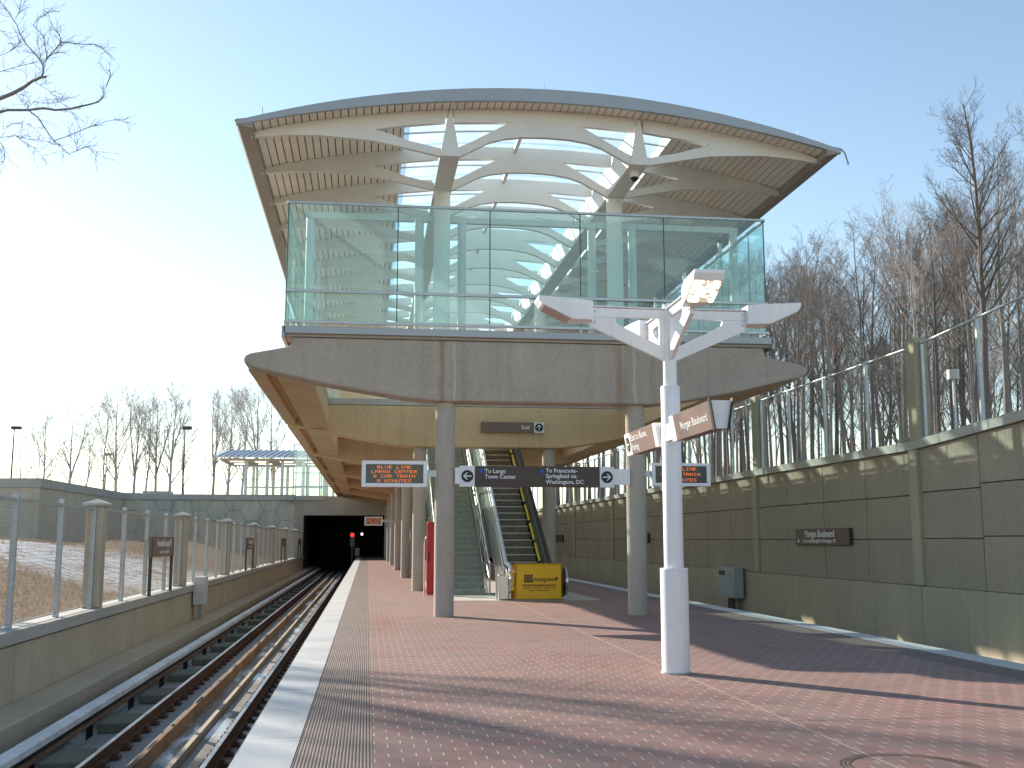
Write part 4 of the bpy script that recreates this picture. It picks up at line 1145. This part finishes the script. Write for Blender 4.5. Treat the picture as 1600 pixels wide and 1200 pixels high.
# V-shaped sign through the lamp post
ds = empty('post_direction_sign', (LX-.05, LY, 2.8), 'brown V shaped Morgan Boulevard and Exit sign mounted through the lamp post', 'sign')
SX = 3.565
def vsec(y0, y1, nm, m, parent=ds, g=0.):
    return MB().prism([(SX-.115-g,2.965+g),(SX+.115+g,2.965+g),(SX+.065+g,2.675-g),(SX-.065-g,2.675-g)], 'y', y0, y1).build(nm, m, parent)
bA = vsec(10.72, 12.08, 'near_panel', BROWN2)
vsec(12.083, 12.26, 'white_band', SIGNW)
vsec(12.885, 13.02, 'white_band', SIGNW)
bB = vsec(13.023, 14.20, 'far_panel', BROWN2)
vsec(14.203, 14.5, 'end_band', SIGNW)
vsec(10.70, 10.717, 'end_cap', SIGNW)
for x in (-1, 1):
    MB().prism([(SX+x*.117,2.99),(SX+x*.130,2.99),(SX+x*.078,2.66),(SX+x*.065,2.66)][::x], 'y', 10.66, 10.73).build('dark_edge', BLACK, ds)
MB().box(SX-.03, SX+.03, 12.27, 12.88, 2.72, 2.92).build('bracket', WHITE, ds)
upv = Vector((-.05, 0, .29)).normalized(); rd = Vector((0,-1,0)); nrm = rd.cross(upv)
def face(y, z): 
    t = (z-2.675)/.29; return Vector((SX-.065-.05*t, y, z)) + nrm*.003
text('Morgan Boulevard', .125, face(11.86, 2.775), rd, upv, SIGNW, bA, bold=.001, depth=.001, fit=.98)
text('Exit to Buses,', .12, face(14.15, 2.85), rd, upv, SIGNW, bB, bold=.001, depth=.001, fit=.82)
text('Parking', .12, face(14.15, 2.725), rd, upv, SIGNW, bB, bold=.001, depth=.001)
fc = face(14.35, 2.82)
arrow_roundel(ds, fc.x, fc.y, fc.z, .10, math.pi, right=tuple(rd), up=tuple(upv))

# ------------------------------------------------------------------ upper level at the far left: fence, lights, shelter
e = empty('upper_railing', (-12, TY, 5.2), 'thin wire railing along the top of the hexagon block wall', 'railing')
b = MB()
def rline(b, P, Q, h, n, r=.02):
    P = Vector(P); Q = Vector(Q)
    for k in range(n+1):
        p = P.lerp(Q, k/n); b.tube([p, p+Vector((0,0,h))], r, 5)
    b.tube([P+Vector((0,0,h)), Q+Vector((0,0,h))], r*.8, 5); b.tube([P+Vector((0,0,.15)), Q+Vector((0,0,.15))], r*.6, 4)
    L = (Q-P).length
    m_ = int(L/.28)
    for k in range(m_): p = P.lerp(Q, k/m_); b.tube([p+Vector((0,0,.15)), p+Vector((0,0,h))], .004, 3, False)
    for k in range(1, 5):
        z = .15+(h-.15)*k/5; b.tube([P+Vector((0,0,z)), Q+Vector((0,0,z))], .004, 3, False)
rline(b, (-19.9, TY+.4, 5.25), (-5.6, TY+.4, 5.25), 1.25, 7)
b.build('wire_railing', GALV, e)
e = empty('corner_railing', (-20, 80, 5.3), 'tall wire fence on the retaining wall at the far left corner', 'railing')
b = MB(); rline(b, (-20.4, 71.3, 5.32), (-19.95, TY+.2, 5.32), 1.45, 9); rline(b, (-20.4, 71.2, 5.32), (-50, 75.2, 5.32), 1.45, 12)
b.build('wire_railing', GALV, e)

def area_light(px_x, y, z, lab, h2=.0):
    t = empty('car_park_light', (px_x, y, 5.0), lab, 'street light', 'box head lights beyond the retaining wall')
    MB().tube([(px_x,y,5.0),(px_x,y,z)], [.10,.06], 8).build('pole', BROWN, t)
    MB().box(px_x-.25, px_x+.65, y-.25, y+.25, z-.02, z+.28).build('head', BROWN, t, bevel=.03)
area_light(-34.0, 110, 12.1, 'box head light pole at the far left edge of the view')
area_light(-18.0, 110, 12.3, 'tallest looking box head light pole, left of the glass shelter')
area_light(-34.5, 150, 12.6, 'shorter looking box head light pole between the bare trees')

sh = empty('glass_shelter', (-10, 108, 5), 'glass sided shelter with a pale seamed roof and lit lamps beyond the tunnel mouth', 'shelter')
RF = M_simple('pale_seam_roof', (.58,.61,.66), .4, .2, .05)
rr = MB(); rr.add([(-14.6,105.5,9.35),(2,105.5,9.35),(2,109,10.25),(-13.6,109,10.25),(-14.6,105.5,9.25),(2,105.5,9.25),(2,109,10.12),(-13.6,109,10.12)],
                  [(0,1,2,3),(7,6,5,4),(0,4,5,1),(3,0,4,7)]); rf_ = rr.build('roof', RF, sh)
b = MB(); x = -14.1
while x < -3: b.tube([(x,105.48,9.38),(x+.9,109,10.29)], .035, 4); x += .55
b.build('seams', GBOX, rf_)
MB().box(-14.0, 2, 106, 114, 9.0, 9.2).build('ceiling', M_simple('beige_ceiling', (.62,.55,.46), .7), sh)
b = MB()
for yy, zz in ((107, 8.985), (110.5, 8.985)):
    x = -13.2
    while x < -5: b.box(x, x+1.3, yy, yy+.25, zz-.05, zz); x += 2.35
b.build('lamps', TUBEON, sh)
for x in (-11.6, -9.6, -8.2, -6.2, -4.2):
    for yy in (106.4, 113.4): MB().cyl(x, yy, 5, 9.0, .16, 12).build('post', CREAM, sh, smooth=True)
for x0, x1 in ((-11.4,-9.8),(-8.0,-6.4),(-6.0,-4.4)):
    MB().box(x0, x1, 106.38, 106.42, 5.2, 8.4).build('glass_panel', GLASSP, sh)
    MB().box(x0, x1, 113.38, 113.42, 5.2, 8.4).build('glass_panel', GLASSP, sh)
b = MB(); b.box(-11.6,-4.2,106.3,106.36,6.4,6.55); b.box(-11.6,-4.2,106.3,106.36,8.4,8.5); b.build('transoms', CREAM, sh)
el = empty('glass_lift_tower', (-5, 100, 5), 'green glass lift enclosure between the shelter and the station deck', 'lift tower')
for x0, x1 in ((-6.6,-5.5),(-5.45,-4.35),(-4.3,-3.2)):
    MB().box(x0, x1, 99.0, 99.04, 5.1, 9.9).build('glass_panel', GLASSP, el)
    MB().box(x0, x1, 102.5, 102.54, 5.1, 9.9).build('glass_panel', GLASSP, el)
b = MB()
for x in (-6.65,-5.47,-4.32,-3.15):
    for yy in (99.02, 102.52): b.box(x-.05, x+.05, yy-.05, yy+.05, 5.0, 10.0)
for z in (6.2, 7.4, 9.95): b.box(-6.7,-3.1,98.95,98.985,z,z+.08)
b.build('frame', TEAL, el)
e = empty('wall_camera', (-6.3, TY-.3, 5), 'small grey camera box on the wall top above the tunnel mouth', 'security camera')
MB().box(-6.6, -6.1, TY-.55, TY-.15, 4.75, 5.0).build('body', GBOX, e, bevel=.02)
MB().box(-6.4, -6.3, TY-.2, TY-.07, 4.5, 5.1).build('bracket', GBOX, e)
for i, (x, y) in enumerate(((-24.8, 118), (-21.4, 116))):
    t = empty('utility_box', (x, y, 5), ['low grey utility block behind the railing, left one of two', 'low grey utility block behind the railing, right one of two'][i], 'utility box')
    MB().box(x-1.4, x+1.4, y-.8, y+.8, 5.0, 6.35+.1*i).build('housing', GBOX, t, bevel=.04)
    MB().box(x-1.2, x+1.2, y-.83, y-.8, 5.2, 6.1).build('grille', CONT, t)

def wood_lamp(x, y, z, lab):
    t = empty('globe_lamp', (x, y, 4.5), lab, 'lamp', 'small lamps at the edge of the wood')
    MB().cyl(x, y, 4.0, z, .04, 8).build('pole', WHITE, t)
    MB().cyl(x, y, z, z+.28, .17, 12).build('head', WBOX, t, smooth=True)
wood_lamp(16.6, 29.0, 6.1, 'small white post lamp by the concrete pier on the right wall')

# ------------------------------------------------------------------ bare trees
def grow(seed, H, r0, limb0=.35, nl=16, spread=.55, fork=False, twig=1.0, lean=(0,0), n1=7, n2=6):
    rn = random.Random(seed); tr = MB(); br = MB()
    def jit(v, a): return (v + Vector((rn.uniform(-a,a), rn.uniform(-a,a), rn.uniform(-a,a)))).normalized()
    def path(p, d, L, n, wob, up):
        pts = [p.copy()]; dirs = [d.copy()]
        for i in range(n):
            d = jit(d, wob); d = (d + Vector((0,0,up))).normalized()
            p = p + d*(L/n); pts.append(p.copy()); dirs.append(d.copy())
        return pts, dirs
    def side(d, ang):
        a = Vector((rn.uniform(-1,1), rn.uniform(-1,1), rn.uniform(-.3,.6)))
        a = (a - d*a.dot(d))
        if a.length < 1e-3: a = Vector((1,0,0))
        a.normalize(); return (d*math.cos(ang) + a*math.sin(ang)).normalized()
    def at(pts, dirs, t):
        k = min(len(pts)-2, int(t*(len(pts)-1))); f = t*(len(pts)-1)-k
        return pts[k].lerp(pts[k+1], f), dirs[k+1]
    def rec(p, d, L, r, lv):
        n = (5,4,3,2)[lv]
        pts, dirs = path(p, d, L, n, (.10,.14,.2,.22)[lv], (.10,.10,.07,.04)[lv])
        br.tube(pts, [max(.0035*twig, r*(1-.75*i/n)) for i in range(n+1)], (5,4,3,3)[lv], False)
        if lv == 3: return
        cnt = (n1, n2, 4)[lv]
        for i in range(cnt):
            t = .22 + .76*(i+rn.random())/cnt
            q, dq = at(pts, dirs, min(.99, t))
            rec(q, side(dq, rn.uniform(.4,.85)), L*rn.uniform(.34,.52)*(1.15-.4*t), max(.006*twig, r*(1-.7*t)*.5), lv+1)
    pts, dirs = path(Vector((0,0,-.3)), Vector((lean[0],lean[1],1)).normalized(), H*.94, 9, .05, .16)
    rad = [r0*(1-.86*(i/9)**.9) for i in range(10)]; rad[0] = r0*1.3
    tr.tube(pts, rad, 9, False)
    if fork:
        q, dq = at(pts, dirs, .33); p2, d2 = path(q, side(dq, .32), H*.6, 7, .06, .12)
        tr.tube(p2, [r0*.62*(1-.85*i/7) for i in range(8)], 7, False)
    for i in range(nl):
        t = limb0 + (1-limb0)*(i+rn.random()*.9)/nl
        q, dq = at(pts, dirs, min(.985, t))
        if fork and i % 3 == 0: q, dq = at(p2, d2, min(.98, max(.1, (t-.2)/.8)))
        L = H*spread*(.62 - .45*abs(t-.55))*rn.uniform(.75,1.15)*(1.0 if t < .85 else .6)
        rec(q, side(dq, rn.uniform(.45,.8)), L, r0*(1-.82*t)*.5, 0 if L > H*.12 else 1)
    return tr, br
class Proto: pass
protos = []
def proto(seed, H, r0, bark, **kw):
    tr, br = grow(seed, H, r0, **kw); p = Proto(); p.H = H
    def mk(mb, nm):
        me = bpy.data.meshes.new(nm); me.from_pydata(mb.v, [], mb.f); me.update()
        me.polygons.foreach_set('use_smooth', [True]*len(me.polygons)); me.materials.append(bark); return me
    p.t = mk(tr, 'trunk'); p.b = mk(br, 'crown'); return p
def place(p, x, y, z, s, rz, label, group=None, sz=None, name='bare_tree', tilt=0):
    t = empty(name, (x, y, z), label, 'tree', group); t.rotation_euler = (tilt, 0, rz); t.scale = (s, s, sz or s)
    a = bpy.data.objects.new('trunk', p.t); b = bpy.data.objects.new('crown', p.b)
    for o in (a, b): col.objects.link(o); o.parent = t
    return t
# wood trees (right): tall, thin, crowns high
wood = [proto(11+i, 15, (.16,.13,.19,.12,.15,.11)[i], (BARK,BARKD,BARK,BARKP,BARKD,BARK)[i], limb0=(.35,.45,.3,.4,.5,.25)[i], nl=(15,13,16,13,12,14)[i], spread=(.50,.42,.55,.5,.4,.42)[i], fork=(i in (2,3))) for i in range(6)]
rt = random.Random(21)
lab = ['grey brown bare tree in the wood above the right wall', 'dark thin bare tree in the wood above the right wall', 'broad grey bare tree in the wood above the right wall',
       'pale forked bare tree in the wood above the right wall', 'dark high crowned bare tree in the wood above the right wall', 'slender twiggy bare tree in the wood above the right wall']
cnt = 0; tries = 0; pts_ = []
while cnt < 165 and tries < 6000:
    tries += 1
    d = 48 + 100*rt.random()**1.1
    a = R(rt.uniform(9.0, 35.5)); x = d*math.sin(a); y = d*math.cos(a)
    if x < 15.5: continue
    if y < 30: continue
    if any((x-q[0])**2+(y-q[1])**2 < 3.0 for q in pts_): continue
    pts_.append((x, y)); k = rt.randrange(6)
    ta = .265 + .06*max(0, min(1, (math.degrees(a)-20)/13))
    s = max(.62, min(1.35, (1.55 + d*ta - hr(x, y))/15.2))*rt.uniform(.80, 1.04)
    place(wood[k], x, y, hr(x, y)-.1, s*rt.uniform(.95,1.15), rt.uniform(0, 6.28), lab[k], 'bare trees of the wood above the right wall: '+('grey brown','dark thin','broad','pale forked','high crowned','slender')[k], sz=s)
    cnt += 1
tall = proto(74, 13.2, .15, BARKD, limb0=.34, nl=34, spread=.30, n1=8, n2=6, twig=.8)
place(tall, 21.2, 35, 5.1, 1, .4, 'tallest bare tree standing alone in front of the wood at the right', name='tall_bare_tree')
place(wood[2], 21.7, 29.0, 5.2, .86, 1.7, 'bare tree crown cut by the right edge of the view', name='bare_tree')
place(wood[3], 22.5, 42.0, 6.1, .62, 2.4, 'small pale tree with a forked trunk behind the right concrete pier', name='pale_forked_tree')
place(wood[0], 27.0, 43.0, 6.6, .84, 4.0, 'grey tree between the tall lone tree and the right edge')

# far left trees, standing apart from each other
lt = [proto(101, 14, .22, BARKF, limb0=.22, nl=18, spread=.66, n1=7, n2=6, twig=1.4), proto(102, 14, .20, BARKF, limb0=.22, nl=17, spread=.62, fork=True, n1=7, n2=6, twig=1.4), proto(103, 14, .17, BARKF, limb0=.25, nl=16, spread=.56, n1=7, n2=6, twig=1.4)]
spots = [(62,11.0,0,'smallest far tree at the left end of the tree line'),(105,12.4,1,'wide far tree left of centre in the tree line'),(158,13.2,2,'thin far tree between the two wide ones'),
 (178,14.6,0,'dark far tree with a double trunk look in the middle of the line'),(205,14.4,1,'tall far tree just right of the middle box light'),(222,13.4,2,'slim far tree in the middle of the line'),
 (240,13.9,1,'far forked tree left of the tallest box light'),(262,14.6,0,'tall far tree right beside the tallest box light'),(285,11.0,2,'low far tree behind the tallest box light'),(330,14.6,1,'wide leaning far tree left of the shelter'),
 (352,14.2,0,'far tree rising above the left end of the shelter roof'),(375,15.0,2,'far tree rising behind the shelter roof'),(398,15.5,1,'far tree partly hidden by the concrete deck edge'),(425,15.2,2,'far tree closest to the deck edge'),(25,9.0,2,'low faint tree at the far left edge'),(128,10.0,2,'short far tree near the left box light')]
def at_px(px, Y):
    # ground point at image column px (of 1600) and depth Y along the platform
    k = (px-800)/1700.; psi = R(7.497)
    return Y*math.tan(psi + math.atan(k*math.cos(R(8.135))))
for i, (px, h, k, lb) in enumerate(spots):
    Y = 132 + (i*37 % 17)
    s = h*Y/132/14*.98
    place(lt[k], at_px(px, Y), Y, 5.0, s, i*1.3, lb, 'separate trees in the far left tree line', sz=s, name='distant_tree')

# trees on the left bank whose branches reach into the view and shade the paving
nb = proto(201, 17, .24, BARKD, limb0=.30, nl=18, spread=.62, n1=7, n2=6)
place(nb, -17.6, 33.5, 1.8, 1.0, .6, 'bare tree on the left bank just outside the view, shading the paving', name='bank_tree')
place(nb, -24.0, 38.0, 2.6, .95, 2.6, 'second bare tree on the left bank outside the view', name='bank_tree')
# one big tree whose long boughs enter at the top left corner
bt = empty('overhanging_tree', (-13.2, 20.0, 1.2), 'bare tree whose long crooked boughs reach in at the top left corner', 'tree')
b = MB(); b.tube([(-13.2,20,.9),(-13.1,20.1,4),(-13.3,20,7),(-13.0,20,10),(-12.8,20.2,13)], [.28,.22,.19,.14,.07], 10); b.build('trunk', BARKD, bt, smooth=True)
def pxp(px, py, Y):
    f = 1700.; p_ = R(8.135); ps = R(7.497)
    r_ = Vector((math.cos(ps), -math.sin(ps), 0)); F_ = Vector((math.sin(ps)*math.cos(p_), math.cos(ps)*math.cos(p_), math.sin(p_))); U_ = r_.cross(F_)
    d = F_ + r_*((px-800)/f) - U_*((py-600)/f)
    return Vector((0,0,1.55)) + d*(Y/d.y)
boughs = [
 ([(-120,200),(-40,168),(0,154),(20,146),(38,136),(50,127),(64,121),(72,120)], .085, .02),
 ([(64,121),(68,112),(67,100),(74,90),(84,80),(92,70),(96,66),(128,69),(148,69),(160,76),(170,85)], .028, .006),
 ([(67,100),(58,88),(40,68),(30,50),(27,40),(14,20),(2,4),(-8,-14)], .022, .006),
 ([(74,90),(70,72),(68,56),(52,40),(60,28),(72,22),(84,17)], .014, .004),
 ([(66,98),(62,82),(58,66)], .01, .004),
 ([(74,90),(92,80),(96,70),(94,58),(88,48),(80,36)], .012, .004),
 ([(-120,190),(-40,180),(0,175),(12,172),(44,172),(68,169),(86,172),(110,170),(140,163),(154,159),(160,153),(168,130),(173,117),(170,108)], .06, .006),
 ([(44,172),(60,184),(72,203),(84,220),(108,212),(140,198),(165,190),(180,187),(204,192)], .022, .004),
 ([(84,220),(96,230),(108,240),(120,236),(121,225),(110,215)], .012, .004),
 ([(120,236),(132,229),(146,232),(152,240)], .007, .003),
 ([(44,172),(44,165),(35,158),(28,150)], .014, .004), ([(44,168),(53,159),(82,162),(94,158),(104,153)], .009, .003),
 ([(55,129),(76,141),(86,152),(90,158),(108,168),(118,186)], .009, .003),
 ([(-60,120),(0,112),(20,106),(44,100),(58,97)], .014, .004),
 ([(-40,92),(0,87),(16,80),(28,70),(34,66)], .012, .004),
 ([(24,30),(30,18),(33,4),(34,-10)], .010, .004), ([(-30,40),(0,46),(14,60),(20,72)], .01, .004),
 ([(-50,212),(0,215),(24,212),(44,218),(62,219),(78,222)], .014, .004),
 ([(-40,215),(2,224),(7,235),(7,248),(3,256),(-6,258)], .014, .006),
 ([(24,212),(40,222),(55,232),(66,244),(72,253)], .007, .003), ([(4,202),(20,193),(44,194),(60,206)], .007, .003)]
br = MB(); rn = random.Random(5)
for pts, r0, r1 in boughs:
    # smooth-ish crooked line at a depth that drifts with x
    P = []
    for i, (a, c) in enumerate(pts): P.append(pxp(a, c, 20.0 + .5*math.sin(a*.03+r0*90)))
    n = len(P)
    br.tube(P, [r0*.55*(1-i/(n-1)) + r1*i/(n-1) for i in range(n)], 6, False)
    for i in range(1, n):
        if pts[i][0] < -30: continue
        for k in range(3 if r0 < .05 else 2):
            q = P[i-1].lerp(P[i], rn.random()); d = (P[i]-P[i-1]).normalized()
            for rep in range(1):
                dd_ = (d + Vector((rn.uniform(-1,1), rn.uniform(-.8,.8), rn.uniform(-.6,.9)))).normalized()
                L = rn.uniform(.12, .42); t1 = q + dd_*L*.5; t2 = t1 + (dd_ + Vector((rn.uniform(-.4,.4), 0, rn.uniform(-.3,.4)))).normalized()*L*.5
                br.tube([q, t1, t2], [.0045,.0032,.002], 3, False)
                for kk in range(3):
                    q2 = q.lerp(t2, rn.random()); d3 = (dd_ + Vector((rn.uniform(-1,1), rn.uniform(-.6,.6), rn.uniform(-.8,.9)))).normalized()
                    br.tube([q2, q2 + d3*rn.uniform(.06,.2)], [.0028,.0016], 3, False)
br.build('crown', BARK, bt, smooth=True)  # boughs in a paler bark than the trunk, imitating flare
